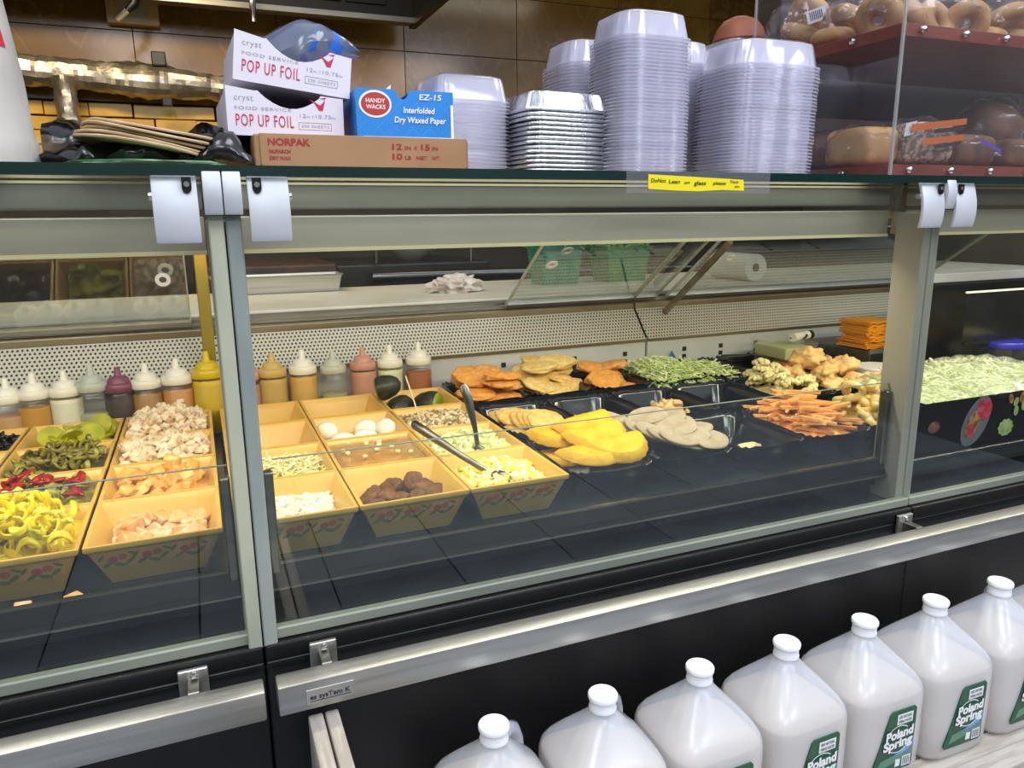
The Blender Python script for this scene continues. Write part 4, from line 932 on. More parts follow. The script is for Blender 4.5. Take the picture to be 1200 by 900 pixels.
for k in range(170): h.drop(bn[k % 6], 'pepper_ring', .015, .014, .009, 'yellow banana pepper ring in the front left pan', 'pepper', 'banana pepper rings', tilt=.8, sink=.25, inset=.75)
jl = [ring_mesh(.0105, .0046, (2*PI if k % 2 == 0 else 4.8), k+10, JAL[k % 3], .65) for k in range(6)]
x, y = pans[('L2', 2)]; h = Heap(x, y, IW, ID, .882, .014); h.fill('jalapenos', JAL[1], 'olive jalapeno slices filling their pan', 'peppers', ZD+.006, .006)
for k in range(75): h.drop(jl[k % 6], 'jalapeno_slice', .015, .014, .009, 'olive green jalapeno slice in the pan behind the mixed peppers', 'jalapeno', 'jalapeno slices', tilt=.7, sink=.25, inset=.8)
x, y = pans[('L2', 1)]; h = Heap(x, y, IW, ID, .880, .014); h.fill('mixed_peppers', JAL[2], 'mixed peppers filling their pan behind the banana peppers', 'peppers', ZD+.006, .006)
rs = [withmat(blob(.016, .007, .0035, .4, 3, k, 2), REDP[k % 2], 'strip') for k in range(4)]
for k in range(30): h.drop(jl[k % 6], 'pepper_slice', .015, .014, .009, 'olive pepper slice among the red strips', 'pepper', 'olive slices in mixed peppers', tilt=.6, sink=.25, inset=.8)
for k in range(26): h.drop(rs[k % 4], 'red_pepper_strip', .018, .012, .007, 'glossy red pepper strip in the mixed pepper pan', 'pepper', 'red pepper strips', tilt=.5)
# pickle chips
PK = pm('pickle_chip', 'B4AC2A', .25, col2='989A20', nscale=30, sss=.15); PKS = pm('pickle_skin', '6A7414', .3)
mb = MB(); n = 22
def pr_(r_, z): return [(r_*(1+.025*math.cos(11*2*PI*i/n))*math.cos(2*PI*i/n), r_*(1+.025*math.cos(11*2*PI*i/n))*math.sin(2*PI*i/n), z+.0012*math.sin(r_*700)) for i in range(n)]
mb.rings([pr_(.001, -.0028), pr_(.019, -.0028), pr_(.0205, 0), pr_(.019, .0028), pr_(.012, .0032), pr_(.001, .0030)]); pkm = mesh_of(mb, PK, 'pickle_chip', smooth=40)
x, y = pans[('L2', 3)]; h = Heap(x+.01, y, IW-.006, ID-.010, .872, .010); h.fill('pickle_chips', PK, 'pickle chips covering the bottom of their pan', 'pickles', ZD+.006, .004)
for k in range(34): h.drop(pkm, 'pickle_chip', .019, .019, .008, 'round green pickle chip in the back left pan', 'pickle', 'pickle chips', tilt=.6, sink=.2)
for k, (dx, dy) in enumerate(((-.030, -.045), (.035, -.03), (.060, .045), (.045, .02), (.0, -.04))): h.drop(pkm, 'pickle_chip', .02, .02, .008, 'round green pickle chip in the back left pan', 'pickle', 'pickle chips', tilt=.9, pos=(x+dx, y+dy), sc=(1.1, 1.25))
# olives
OLV = pm('black_olive', '16141A', .25, col2='221E26', nscale=50); olm = ring_mesh(.0065, .0038, 2*PI, 3, OLV, 1.2)
x, y = pans[('L3', 3)]; h = Heap(x+.01, y, IW, ID, .876, .008); h.fill('black_olives', OLV, 'sliced black olives filling the far left pan', 'olives', ZD+.006, .004)
for k in range(90): h.drop(olm, 'olive_slice', .010, .010, .008, 'black olive slice in the far left pan', 'olive', 'black olive slices', tilt=.9, sink=.2, inset=.7)
x, y = pans[('L3', 2)]; crumbs(x, y, IW, ID, .872, .01, 260, .012, JAL, 'sliced_peppers', 'olive sliced peppers in the pan cut by the left picture edge', 'peppers', 5)
# cheeses and salads
def salad(key, z, mound, n, size, cols, nm, lb, cat, shape='cube', inset=0, seed=1, rough=.5, amp=.004):
    x, y = pans[key]; mats = [pm(nm, c, rough) for c in cols]
    if z > .862:
        h = Heap(x, y, IW-inset, ID-inset, z-.004, mound); h.fill(nm, mats[0], lb + ' (its bulk)', cat, ZD+.006, .004)
    return crumbs(x, y, (IW-inset)*.97, (ID-inset)*.97, z, mound, n, size, mats, nm, lb, cat, seed, shape, amp=amp)
salad(('A', 0), .868, .014, 900, .0085, ['E9E6D6', 'F2F0E4', 'DEDAC6'], 'crumbled_cheese', 'crumbled white cheese in the front pan right of the post', 'cheese', inset=.012)
salad(('A', 1), .880, .012, 700, .0060, ['EEE2A8', 'F2EABC', 'E4D690'], 'shredded_cheese', 'pale shredded cheese in the second pan right of the post', 'cheese', 'shred')
salad(('A', 2), .846, .010, 260, .0050, ['E89A28', 'F0AE40'], 'grated_cheese', 'grated orange cheese at the bottom of its pan', 'cheese', 'shred', inset=.05)
salad(('A', 3), .846, .008, 220, .0050, ['E8D9A4', 'F0E6BC'], 'grated_cheese', 'pale grated cheese at the bottom of the rear pan', 'cheese', 'shred', inset=.04)
salad(('C', 0), .872, .024, 850, .0105, ['ECDC74', 'F4EBA8', 'E6CF50', 'F3EFC8'], 'egg_salad', 'chunky yellow egg salad in the front pan with a spoon', 'salad', inset=.006, amp=.006)
salad(('C', 1), .884, .012, 900, .0095, ['E2DCA4', 'EDE8C0', 'D6D296', 'B9BE78'], 'potato_salad', 'pale green potato salad around the upright spoon', 'salad')
salad(('C', 2), .886, .010, 900, .0075, ['D8C39C', 'E4D4B4', 'C2A87E', '8E7A52'], 'tuna_salad', 'speckled tuna salad behind the potato salad', 'salad')
# orange spread under film
x, y = pans[('B', 1)]; h = Heap(x, y, IW+.008, ID+.008, .893, .006); SPR = pm('orange_spread', 'CC9040', .22, col2='D6A458', nscale=14, bump=.3, bscale=30, coat=.6)
h.fill('orange_spread', SPR, 'orange-brown spread smoothed level with the pan rim', 'spread', ZD+.006, .002)
o = Heap(x, y, IW+.010, ID+.010, .8948, .006).fill('cling_film', CLING, 'cling film stretched over the orange spread', 'film', .8940, .0015); 
cr = chunk(.008, .006, .004, .3, 3); withmat(cr, pm('egg_bit', 'E8DCB0', .5))
rnd = random.Random(9)
for k in range(12): place(cr, 'egg_crumb', None, (x+rnd.uniform(-.06, .06), y+rnd.uniform(-.06, .06), .9040), (0, 0, k), label='pale crumb lying on the orange spread', cat='crumb', group='pale crumbs on the orange spread')
# eggs
EGG = pm('boiled_egg', 'F2ECDD', .3, sss=.2); x, y = pans[('B', 2)]
mb = MB(); mb.lathe([(.0005, -.026), (.010, -.0235), (.0175, -.015), (.0205, -.003), (.0185, .010), (.012, .021), (.005, .0255), (.0005, .0268)], 20); egg = mesh_of(mb, EGG, 'egg', smooth=80)
for k, (dx, dy, z, rx, rz, lb) in enumerate(((-.056, .045, .876, 1.5, .4, 'boiled egg at the left end of the row of eggs'), (-.036, -.012, .866, 1.4, 1.6, 'boiled egg second from the left, nearest the pan front'), (.008, -.006, .866, 1.5, 1.5, 'boiled egg in the middle of the pan'), (.020, .042, .872, 1.4, 1.0, 'boiled egg second from the right'), (.056, .020, .876, 1.5, .2, 'large boiled egg at the right rear of the egg pan'))):
    place(egg, 'boiled_egg', None, (x+dx, y+dy-.02, z+.010), (rx, 0, rz), (1.0, 1.0, 1.0), lb, 'egg', 'boiled eggs')
for k, (dx, dy) in enumerate(((-.04, -.03), (0, -.035), (.04, -.03), (.05, -.0), (-.055, -.005))): place(egg, 'boiled_egg', None, (x+dx, y+dy-.01, ZD+.024), (1.5, 0, k*1.1), label='boiled egg lying at the bottom of the egg pan', cat='egg', group='boiled eggs')
# falafel
FAL = pm('falafel', '5C3818', .8, col2='7A4E24', nscale=60, bump=.6, bscale=110); x, y = pans[('B', 0)]
fm = [withmat(blob(.022, .017, .015, .14, 4, k, 4, 0, .06), FAL, 'falafel') for k in range(4)]; h = Heap(x, y+.012, IW-.022, ID-.05, .848, .004)
for k, (dx, dy, z) in enumerate(((-.050, .030, .862), (-.045, -.010, .864), (-.030, .052, .862), (-.024, .018, .868), (-.020, -.030, .862), (-.008, .045, .874), (.002, .010, .862), (.018, .046, .866), (.020, -.012, .868), (.040, .020, .872), (.052, .048, .866), (.050, -.022, .864), (.030, .030, .882), (.062, .012, .866))): place(fm[k % 4], 'falafel', None, (x+dx*.92, y+dy, z-.002), (rnd.uniform(-.5, .5), rnd.uniform(-.5, .5), k*1.7), (1, 1, 1), 'brown fried falafel ball in the front pan', 'falafel', 'brown falafel balls')
# avocados
AVO = pm('avocado_skin', '1E1E14', .4, col2='2E2E1C', nscale=60, bump=.4, bscale=120); AVF = pm('avocado_flesh', '8E9A2A', .4, col2='70801E', nscale=20)
x, y = pans[('C', 3)]
def avocado(loc, rot, label, s=1.0):
    r_ = thing('avocado', label, 'avocado', loc, group='dark avocados'); r_.rotation_euler = rot; r_.scale = (s, s, s)
    mb = MB(); mb.rings([[(rr*math.cos(2*PI*i/24), xx, rr*math.sin(2*PI*i/24)) for i in range(24)] for rr, xx in ((.0005, .046), (.016, .040), (.026, .026), (.0315, .006), (.032, -.008), (.029, -.014))], True, True); mb.build('skin', AVO, r_, smooth=60)
    mb = MB(); mb.rings([[(rr*math.cos(2*PI*i/24), xx, rr*math.sin(2*PI*i/24)) for i in range(24)] for rr, xx in ((.029, -.0142), (.027, -.018), (.014, -.020), (.001, -.0202))], True, True); mb.build('flesh', AVF, r_, smooth=60)
avocado((.3530, 1.600, .9335), (.25, 0, -1.9), 'cut avocado with green flesh perched on the pan rims', .88)
avocado((x+.030, y-.02, .884), (0, .2, .9), 'dark avocado lying in the pan behind the tuna salad')
avocado((x-.030, y+.02, .872), (.1, 0, 2.2), 'dark avocado half hidden at the left of its pan')
# serving utensils
SPN = pm('utensil_steel', '6A6864', .28, 1.0); 
def spoon(pts, rads, label, bowl, mat=SPN):
    r_ = thing('serving_spoon', label, 'spoon', pts[0]); L = Vector(pts[0])
    m_ = MB(); P_ = [Vector(p)-L for p in pts]; ax = (P_[-1]-P_[0]).normalized(); sd = ax.cross(Vector((.25, 1, 0))).normalized(); nn = ax.cross(sd)
    rings = []
    for p, (a, b_) in zip(P_, rads): rings.append([tuple(p+sd*a*math.cos(2*PI*k/10)+nn*b_*math.sin(2*PI*k/10)) for k in range(10)])
    m_.rings(rings); m_.build('handle', mat, r_, smooth=50)
    if bowl:
        c = P_[-1]+ax*.022; rings = []
        for u, v in ((-1, .1), (-.7, .7), (0, 1), (.7, .7), (1, .1)): rings.append([tuple(c+ax*.026*u+sd*.017*v*math.cos(2*PI*k/10)+nn*.004*math.sin(2*PI*k/10)) for k in range(10)])
        MB().rings(rings).build('bowl', mat, r_, smooth=50)
spoon([(.4335, 1.215, .897), (.4310, 1.220, .930), (.4230, 1.232, .985), (.4190, 1.240, 1.003), (.4185, 1.241, 1.008)][::-1], [(.004, .0025), (.0045, .0025), (.0085, .003), (.0080, .003), (.004, .002)][::-1], 'steel spoon standing upright in the potato salad', True)
spoon([(.4080, 1.075, .893), (.372, 1.130, .915), (.330, 1.195, .9445), (.318, 1.213, .9525), (.315, 1.217, .954)][::-1], [(.004, .002), (.008, .003), (.0085, .003), (.0055, .003), (.005, .003)], 'steel spoon leaning diagonally out of the egg salad', True)
mb = MB(); mb.tube([(.3905, 1.440, .895), (.3700, 1.465, .985)], .0016, 6); o = mb.build('wooden_stick', pm('stick_pale', 'D8C8A8', .5)); tag(o, 'thin pale stick poking out of the tuna salad', 'stick')

# ------------------------------------------------------------------ black trays
TRB = pm('black_tray_plastic', '0B0C0E', .12, spec=.7)
def tray_mesh(wx, wy, h, seed):
    n = 72
    def ring(k, z, wav=0, pw=.30, zw=0):
        pts = []
        for i in range(n):
            a = 2*PI*i/n; c, s_ = math.cos(a), math.sin(a); w1 = 1+wav*math.cos(a*18+seed)
            pts.append((wx/2*k*w1*math.copysign(abs(c)**pw, c), wy/2*k*w1*math.copysign(abs(s_)**pw, s_), z+zw*math.cos(a*18+seed)))
        return pts
    mb = MB(); mb.rings([ring(.80, 0), ring(.93, h*.86, .004), ring(.985, h*.93, .006, .30, .0012), ring(1.0, h, .010, .30, .0022), ring(.985, h*1.01, .010, .30, .0022), ring(.925, h*.95, .006, .30, .0015), ring(.905, h*.86, .004), ring(.78, .003)], True, True)
    return mesh_of(mb, TRB, 'black_tray', smooth=50)
TX = lambda c: .536+.168*c+.080
ROWS = {'F': (1.145, .225, .050), 'M': (1.400, .238, .052), 'K': (1.668, .235, .054)}
tms = {r: tray_mesh(.163, v[1], v[2], i) for i, (r, v) in enumerate(ROWS.items())}
trays = {}
def tray(row, c, label):
    y, wy, h = ROWS[row]; x = TX(c)
    place(tms[row], 'black_tray', None, (x, y, ZD), label='black wavy-rimmed tray ' + label, cat='tray', group='black wavy-rimmed trays'); trays[(row, c)] = (x, y); return x, y
for (row, c, t) in (('F', 0, 'under the yellow empanadas'), ('F', 1, 'under the sliced turkey'), ('F', 2, 'in the front row with one leftover piece'), ('F', 3, 'under the sweet potato fries'), ('F', 4, 'under the shrimp'),
                    ('M', 0, 'under the ridged yellow patties'), ('M', 1, 'nearly empty, behind the empanadas, with pale scraps'), ('M', 2, 'holding beige chicken strips'), ('M', 3, 'empty with reddish sauce stains'), ('M', 4, 'under the cauliflower'), ('M', 5, 'under the fried chicken'),
                    ('K', 0, 'under the orange cutlet heap by the spoon'), ('K', 1, 'under the golden cutlet heap'), ('K', 2, 'under the small orange cutlet pile'), ('K', 3, 'under the shredded lettuce'), ('K', 4, 'empty, right of the lettuce at the back'), ('K', 5, 'at the back with red pepper pieces'), ('K', 6, 'at the back holding yellow slices')): tray(row, c, t)
def bread_mat(nm, a, b_): return pm(nm, a, .65, col2=b_, nscale=90, bump=.7, bscale=160, lo=.35, hi=.65)
CUO = [bread_mat('cutlet_orange', 'DE9030', 'ECA850'), bread_mat('cutlet_orange', 'D68A34', 'E6A85C')]; CUY = [bread_mat('cutlet_golden', 'E0B85C', 'EDD08A'), bread_mat('cutlet_golden', 'D8AC50', 'E8C680')]
def cutlet(seed, mat, s=1.0): return withmat(blob(.047*s, .034*s, .0115, .26, 2.4, seed, 4, .25, .05), mat, 'cutlet')
rnd = random.Random(21)
def pile(key, spots, mlist, nm, lb, cat, grp):
    x, y = trays[key]
    for k, (dx, dy, z, rx, ry, rz) in enumerate(spots):
        place(mlist[k % len(mlist)], nm, None, (x+dx, y+dy, ZD+z), (rx, ry, rz), label=lb, cat=cat, group=grp)
co = [cutlet(k, CUO[k % 2]) for k in range(4)]; cy = [cutlet(k+10, CUY[k % 2], 1.08) for k in range(4)]
def cspots(n, lay, seed, dz=.0155, z0=.018, w=.034, d=.060):
    r_ = random.Random(seed); out = []
    for L in range(lay):
        f = 1-.30*L/lay
        for q in range(n):
            out.append(((q/(n-1)*2-1)*w*f+r_.uniform(-.008, .008), r_.uniform(-d, d)*f-.005, z0+L*dz+q*.003, r_.uniform(-.15, .75), r_.uniform(-.22, .22), r_.uniform(-.4, .4)))
    return out
pile(('K', 0), cspots(3, 5, 1, .0175), co, 'breaded_cutlet', 'orange breaded cutlet heaped beside the upright spoon', 'cutlet', 'orange cutlets by the spoon')
pile(('K', 1), cspots(3, 5, 2, .0200), cy, 'breaded_cutlet', 'golden breaded cutlet in the tallest back heap', 'cutlet', 'golden cutlets')
pile(('K', 2), cspots(2, 4, 3, .0190, .018, .030, .05), co, 'breaded_cutlet', 'orange breaded cutlet in the small pile left of the lettuce', 'cutlet', 'orange cutlets by the lettuce')
# patties
PAT = bread_mat('patty', 'DDB052', 'EBCB80'); mb = MB(); n = 32
def pt(k, z): return [(.040*k*math.copysign(abs(math.cos(2*PI*i/n))**.7, math.cos(2*PI*i/n)), .034*k*math.copysign(abs(math.sin(2*PI*i/n))**.7, math.sin(2*PI*i/n)), z+.0008*math.sin(i*2.2)) for i in range(n)]
mb.rings([pt(.92, 0), pt(1, .003), pt(1, .006), pt(.93, .0095), pt(.5, .0105)]); pam = mesh_of(mb, PAT, 'patty', smooth=50)
sp = [(-.024, .060-.0*k, .030+.0, 0, 0, .1) for k in range(1)] + [(-.028, .055, .036, .1, .05, .1), (-.020, .035, .040, .25, .05, .05), (.0, .0, .040, .3, .08, -.05), (.008, -.016, .044, .32, .05, 0), (.014, -.032, .046, .34, .05, -.06), (.018, -.048, .046, .36, .05, 0), (-.03, -.02, .022, .1, 0, 0), (.02, .03, .022, 0, 0, .1)]
pile(('M', 0), sp, [pam], 'ridged_patty', 'ridged yellow patty overlapping others in the row', 'patty', 'ridged yellow patties')
# pale scraps
SCR = pm('pale_scrap', 'E0CFA0', .6, col2='C8AE78', nscale=60); scm = [withmat(blob(.011, .007, .006, .45, 3, k, 2), SCR, 'scrap') for k in range(4)]
x, y = trays[('M', 1)]; r_ = random.Random(4)
for k in range(18):
    if k < 3: px_, py_ = x-.055+r_.uniform(-.01, .01), y+.02+r_.uniform(-.03, .05); z = ZD+.030
    else: px_, py_ = x+r_.uniform(-.055, .06), y-.085+r_.uniform(-.015, .012); z = ZD+.028
    place(scm[k % 4], 'chicken_scrap', None, (px_, py_, z), (r_.uniform(-.5, .5), r_.uniform(-.5, .5), k), (1.2, 1.2, 1.2), 'pale scrap left in the nearly empty tray behind the empanadas', 'scrap', 'pale scraps')
BEI = pm('beige_strip', 'DDBE84', .6, col2='C79A58', nscale=50); bem = [withmat(blob(.017, .008, .007, .4, 3, k+30, 2), BEI, 'strip') for k in range(4)]
x, y = trays[('M', 2)]; h = Heap(x, y-.03, .12, .12, ZD+.010, .016)
for k in range(34): h.drop(bem[k % 4], 'chicken_strip', .014, .010, .012, 'beige chicken strip in the middle tray', 'chicken', 'beige chicken strips', tilt=.6)
# sauce stains and a red bit
x, y = trays[('M', 3)]; ST = pm('red_sauce', '5A1C0C', .3)
for k, (dx, dy, r1, r2) in enumerate(((-.03, .02, .030, .018), (.02, -.01, .022, .03), (.0, .06, .035, .012))):
    m_ = MB(); m_.rings([[(x+dx+r1*c_*(1+.25*math.sin(5*a+k))*math.cos(a), y+dy+r2*c_*(1+.25*math.sin(5*a+k))*math.sin(a), ZD+z_) for a in [2*PI*i/20 for i in range(20)]] for c_, z_ in ((1, .0036), (.7, .0046))], True, True)
    o = m_.build('sauce_stain', ST); tag(o, 'reddish sauce stain in the empty middle tray', 'stain', 'sauce stains')
RB = pm('red_bit', 'B0402A', .4); rbm = withmat(blob(.022, .008, .006, .3, 3, 2, 2), RB, 'red_piece')
place(rbm, 'red_pepper_piece', None, (x+.03, y-.06, ZD+.012), (0, .2, .2), label='small red piece in the stained empty tray', cat='pepper')
x, y = trays[('K', 5)]
for k, (dx, dy) in enumerate(((-.02, -.07), (.0, -.085), (.03, -.07))): place(rbm, 'red_pepper_piece', None, (x+dx, y+dy, ZD+.050), (0, .1, .3*k), (1.2, 1.4, 1.4), 'red pepper piece behind the cauliflower', 'pepper', 'red pieces behind the cauliflower')
x, y = trays[('K', 6)]
m_ = MB(); m_.box(-.05, .05, -.035, .035, 0, .004); ys = mesh_of(m_, pm('yellow_slice', 'E8C860', .45), 'slice', bevel=.001)
for k in range(4): place(ys, 'cheese_slice', None, (x-.07+.012*k, y-.03+.006*k, ZD+.048+k*.0042), (0, 0, .1*k), label='pale yellow slice in the back tray', cat='cheese slice', group='pale yellow slices')
# empanadas
EMP = pm('empanada', 'D8A00E', .5, col2='E2AE22', nscale=50, bump=.4, bscale=130)
def empanada_mesh():
    mb = MB(); R, n, m_ = .062, 22, 7; top = []; bot = []
    for i in range(n+1):
        a = PI*i/n
        for j in range(m_+1):
            k = j/m_; r_ = R*k*(1+.012*math.sin(i*2.9)*(k > .95)); x = r_*math.cos(a); y = -r_*math.sin(a)
            e = max(0, min(1, (1-k)/.16)); e2 = math.sqrt(max(0, 1-(1-min(1, e))**2)); st = min(1, abs(y)/.008+.6)
            hgt = (.0028 + .0115*e2*st*(.75+.25*math.sin(a))) if k < .97 else .0024+.0008*math.sin(i*2.9)
            top.append((x, y, hgt)); bot.append((x, y, -hgt*.55))
    vs = top+bot; N = len(top); fs = []
    for i in range(n):
        for j in range(m_):
            a_, b_, c, d = i*(m_+1)+j, i*(m_+1)+j+1, (i+1)*(m_+1)+j+1, (i+1)*(m_+1)+j
            fs += [(a_, b_, c, d), (N+a_, N+d, N+c, N+b_)]
        e1, e2 = i*(m_+1)+m_, (i+1)*(m_+1)+m_; fs.append((e1, N+e1, N+e2, e2))
    for j in range(m_):
        fs.append((j, N+j, N+j+1, j+1)); q = n*(m_+1); fs.append((q+j, q+j+1, N+q+j+1, N+q+j))
    mb.add(vs, fs); return mesh_of(mb, EMP, 'empanada', smooth=45)
em = empanada_mesh(); x, y = trays[('F', 0)]
for k, (dx, dy, z, rx, ry, rz, lb) in enumerate(((-.022, .062, .0780, .22, -.12, -.10, 'yellow empanada at the back left, mostly covered'), (.014, .044, .0930, .24, -.08, .16, 'yellow empanada lying uppermost at the back'), (.016, .004, .0850, .30, -.06, .12, 'yellow empanada in the middle of the overlapping row'), (.036, -.036, .0740, .30, -.03, .02, 'yellow empanada at the front, showing its full crimped edge'), (-.012, -.030, .0600, .1, 0, .1, 'yellow empanada under the others at the front left'), (-.03, .05, .030, 0, 0, 0, 'yellow empanada at the bottom of the pile'))):
    place(em, 'empanada', None, (x+dx, y+dy+.012, ZD+z), (rx, ry, rz), (1.02, 1.22, 1.0), lb, 'empanada', 'yellow empanadas')
# turkey slices
TUR = pm('turkey_slice', 'A08E7A', .5, col2='B2A08C', nscale=40, bump=.15, bscale=100); mb = MB(); n = 28
def tu(k, z): return [(.046*k*math.cos(2*PI*i/n)*(1+.05*math.sin(3*2*PI*i/n)), .032*k*math.sin(2*PI*i/n)*(1+.04*math.cos(2*2*PI*i/n)), z) for i in range(n)]
mb.rings([tu(.97, -.0022), tu(1, 0), tu(.97, .0022), tu(.5, .0024)]); tum = mesh_of(mb, TUR, 'turkey', smooth=50); x, y = trays[('F', 1)]; r_ = random.Random(2)
for k in range(6):
    place(tum, 'turkey_slice', None, (x-.046+k*.013, y+.070-k*.022, ZD+.064-.0015*k), (.22, .42-.03*k, -.75+.06*k), (1.1, .85, 1), 'grey-beige turkey slice fanned at the left of the tray', 'turkey slice', 'turkey slices, left fan')
for k, (dx, dy, z, rx, rz) in enumerate(((.075, -.058, .058, .10, .9), (.062, -.030, .061, .12, .6), (.066, .000, .064, .14, -.4), (.040, -.040, .064, .22, .3), (.050, .022, .070, .18, .2), (.030, -.008, .072, .20, .1), (.040, .046, .078, .16, -.1), (.012, .060, .082, .20, .25))):
    place(tum, 'turkey_slice', None, (x+dx-.008, y+dy+.004, ZD+z-.002), (rx, -.08, rz), (1, 1, 1), 'grey-beige turkey slice overlapping at the right of the tray', 'turkey slice', 'turkey slices, right overlap')
x, y = trays[('F', 2)]
o = withmat(blob(.034, .016, .011, .4, 3, 5, 3), SCR, 'leftover'); place(o, 'leftover_cutlet', None, (x+.012, y-.025, ZD+.016), (0, .1, .3), label='single pale leftover piece in the front tray', cat='leftover')
# fries
FRY = [pm('sweet_potato_fry', 'E0923E', .5, col2='EEAA60', nscale=40), pm('sweet_potato_fry', 'EA9E50', .5, col2='F4B878', nscale=40)]
fms = [withmat(chunk(.072, .0068, .0068, .12, k+70, .12), FRY[k % 2], 'fry') for k in range(5)]
x, y = trays[('F', 3)]; h = Heap(x, y+.005, .135, .185, ZD+.032, .022); h.fill('fry_bed', FRY[0], 'sweet potato fries filling the tray', 'fries', ZD+.006, .008)
for k in range(105): h.drop(fms[k % 5], 'sweet_potato_fry', .022, .016, .008, 'orange sweet potato fry in the front tray', 'fry', 'sweet potato fries', tilt=.22, sink=.25, rz=random.choice((-.5, -.2, .1, -.9, .5)), inset=1.0)
# shrimp
SHR = pm('shrimp', 'DDB868', .4, col2='E6CC90', nscale=40, sss=.1)
def shrimp_mesh(seed):
    pts = []; rd = []
    for i in range(15):
        a = 4.4*i/14; pts.append((.019*math.cos(a), .019*math.sin(a), .004*math.sin(a))); rd.append((.0105-.006*(i/14)**1.4)*(1+.05*math.sin(i*2.5)) if i else .006)
    mb = MB(); mb.tube(pts, rd, 10); return mesh_of(mb, SHR, 'shrimp', smooth=70)
shm = shrimp_mesh(0); x, y = trays[('F', 4)]; h = Heap(x, y, .13, .18, ZD+.030, .012)
h.fill('shrimp_bed', SHR, 'shrimp covering the bottom of the tray', 'shrimp', ZD+.006, .008)
for k in range(26): h.drop(shm, 'shrimp', .022, .022, .018, 'curled pale yellow shrimp in the tray beside the right post', 'shrimp', 'curled shrimp', tilt=.7, sink=.15)
# cauliflower
CAU = pm('cauliflower', 'E4D9A2', .7, col2='D6C788', nscale=60, bump=.8, bscale=120)
def cauli(seed):
    bm = bmesh.new(); r_ = random.Random(seed)
    for k in range(30):
        a, b_ = r_.uniform(0, 6.28), r_.uniform(0, 1.2); d = Vector((math.cos(a)*math.sin(b_), math.sin(a)*math.sin(b_), math.cos(b_)*.7))*.020
        bmesh.ops.create_icosphere(bm, subdivisions=1, radius=r_.uniform(.0045, .0075), matrix=Matrix.Translation(d))
    for v in bm.verts: v.co *= 1+.08*noise.noise(v.co*160)
    me = bpy.data.meshes.new('cauliflower'); bm.to_mesh(me); bm.free()
    for p in me.polygons: p.use_smooth = True
    return withmat(me, CAU)
cam_ = [cauli(k) for k in range(4)]; x, y = trays[('M', 4)]; h = Heap(x, y, .14, .20, ZD+.028, .014); h.fill('cauliflower_bed', CAU, 'cauliflower filling the tray', 'cauliflower', ZD+.006, .01)
for k in range(22): h.drop(cam_[k % 4], 'cauliflower_floret', .022, .022, .026, 'pale breaded cauliflower floret in the middle tray', 'cauliflower', 'cauliflower florets', tilt=.4)
# fried chicken
FCH = bread_mat('fried_chicken', 'D9A860', 'E8C68C'); fc = [withmat(blob(.040, .030, .026, .55, 2.6, k+50, 4, 0, .14), FCH, 'fried_chicken') for k in range(4)]
x, y = trays[('M', 5)]
fl_ = ['lowest at the left of the fried chicken pile', 'at the front middle of the fried chicken pile', 'at the front right of the fried chicken pile', 'on the second layer at the left of the pile', 'crowning the fried chicken pile at the rear', 'sticking up at the right of the pile', 'at the rear right, half covered', 'at the rear left, half covered']
for k, (dx, dy, z, s_) in enumerate(((-.050, -.05, .040, 1.0), (.0, -.075, .045, 1.0), (.050, -.06, .050, 1.1), (-.030, .0, .068, 1.0), (-.035, .055, .100, 1.05), (.030, .00, .085, 1.0), (.045, .06, .060, 1.0), (-.07, .06, .055, 1.0))):
    place(fc[k % 4], 'fried_chicken', None, (x+dx, y+dy, ZD+z), (rnd.uniform(-.4, .4), rnd.uniform(-.4, .4), k*1.3), (s_, s_, s_), 'craggy golden fried chicken piece ' + fl_[k], 'fried chicken', 'fried chicken pieces')
# lettuce
LET = [pm('lettuce_shred', 'CCD88E', .45), pm('lettuce_shred', 'E6EAC0', .45), pm('lettuce_shred', 'B2C872', .45)]
for c, m_, n, z in ((3, .036, 900, .042), (4, .016, 420, .040)):
    x, y = trays[('K', c)]; crumbs(x-(.03 if c == 4 else 0), y, .150 if c == 3 else .12, .215, ZD+z, m_, n, .0085, LET, 'shredded_lettuce', 'shredded pale green lettuce ' + ('heaped in the back tray' if c == 3 else 'trailing into the next tray'), 'lettuce', seed=c, shape='shred', amp=.008)
    Heap(x-(.03 if c == 4 else 0), y, .140 if c == 3 else .11, .20, ZD+z-.006, m_).fill('shredded_lettuce', LET[0], 'lettuce under the loose shreds, ' + ('main heap' if c == 3 else 'trailing part'), 'lettuce', ZD+.006, .008)
TEAL = pm('blue_clip', '2A6AA8', .4)
for x_, lb in ((1.245, 'small blue clip behind the lettuce'), (1.56, 'small blue clip behind the fried chicken')):
    m_ = MB(); m_.prism([(-.010, 0), (.010, 0), (-.004, .022)], 1, -.002, .002); o = m_.build('blue_clip', TEAL); o.location = (x_, 1.793, .895); tag(o, lb, 'clip')

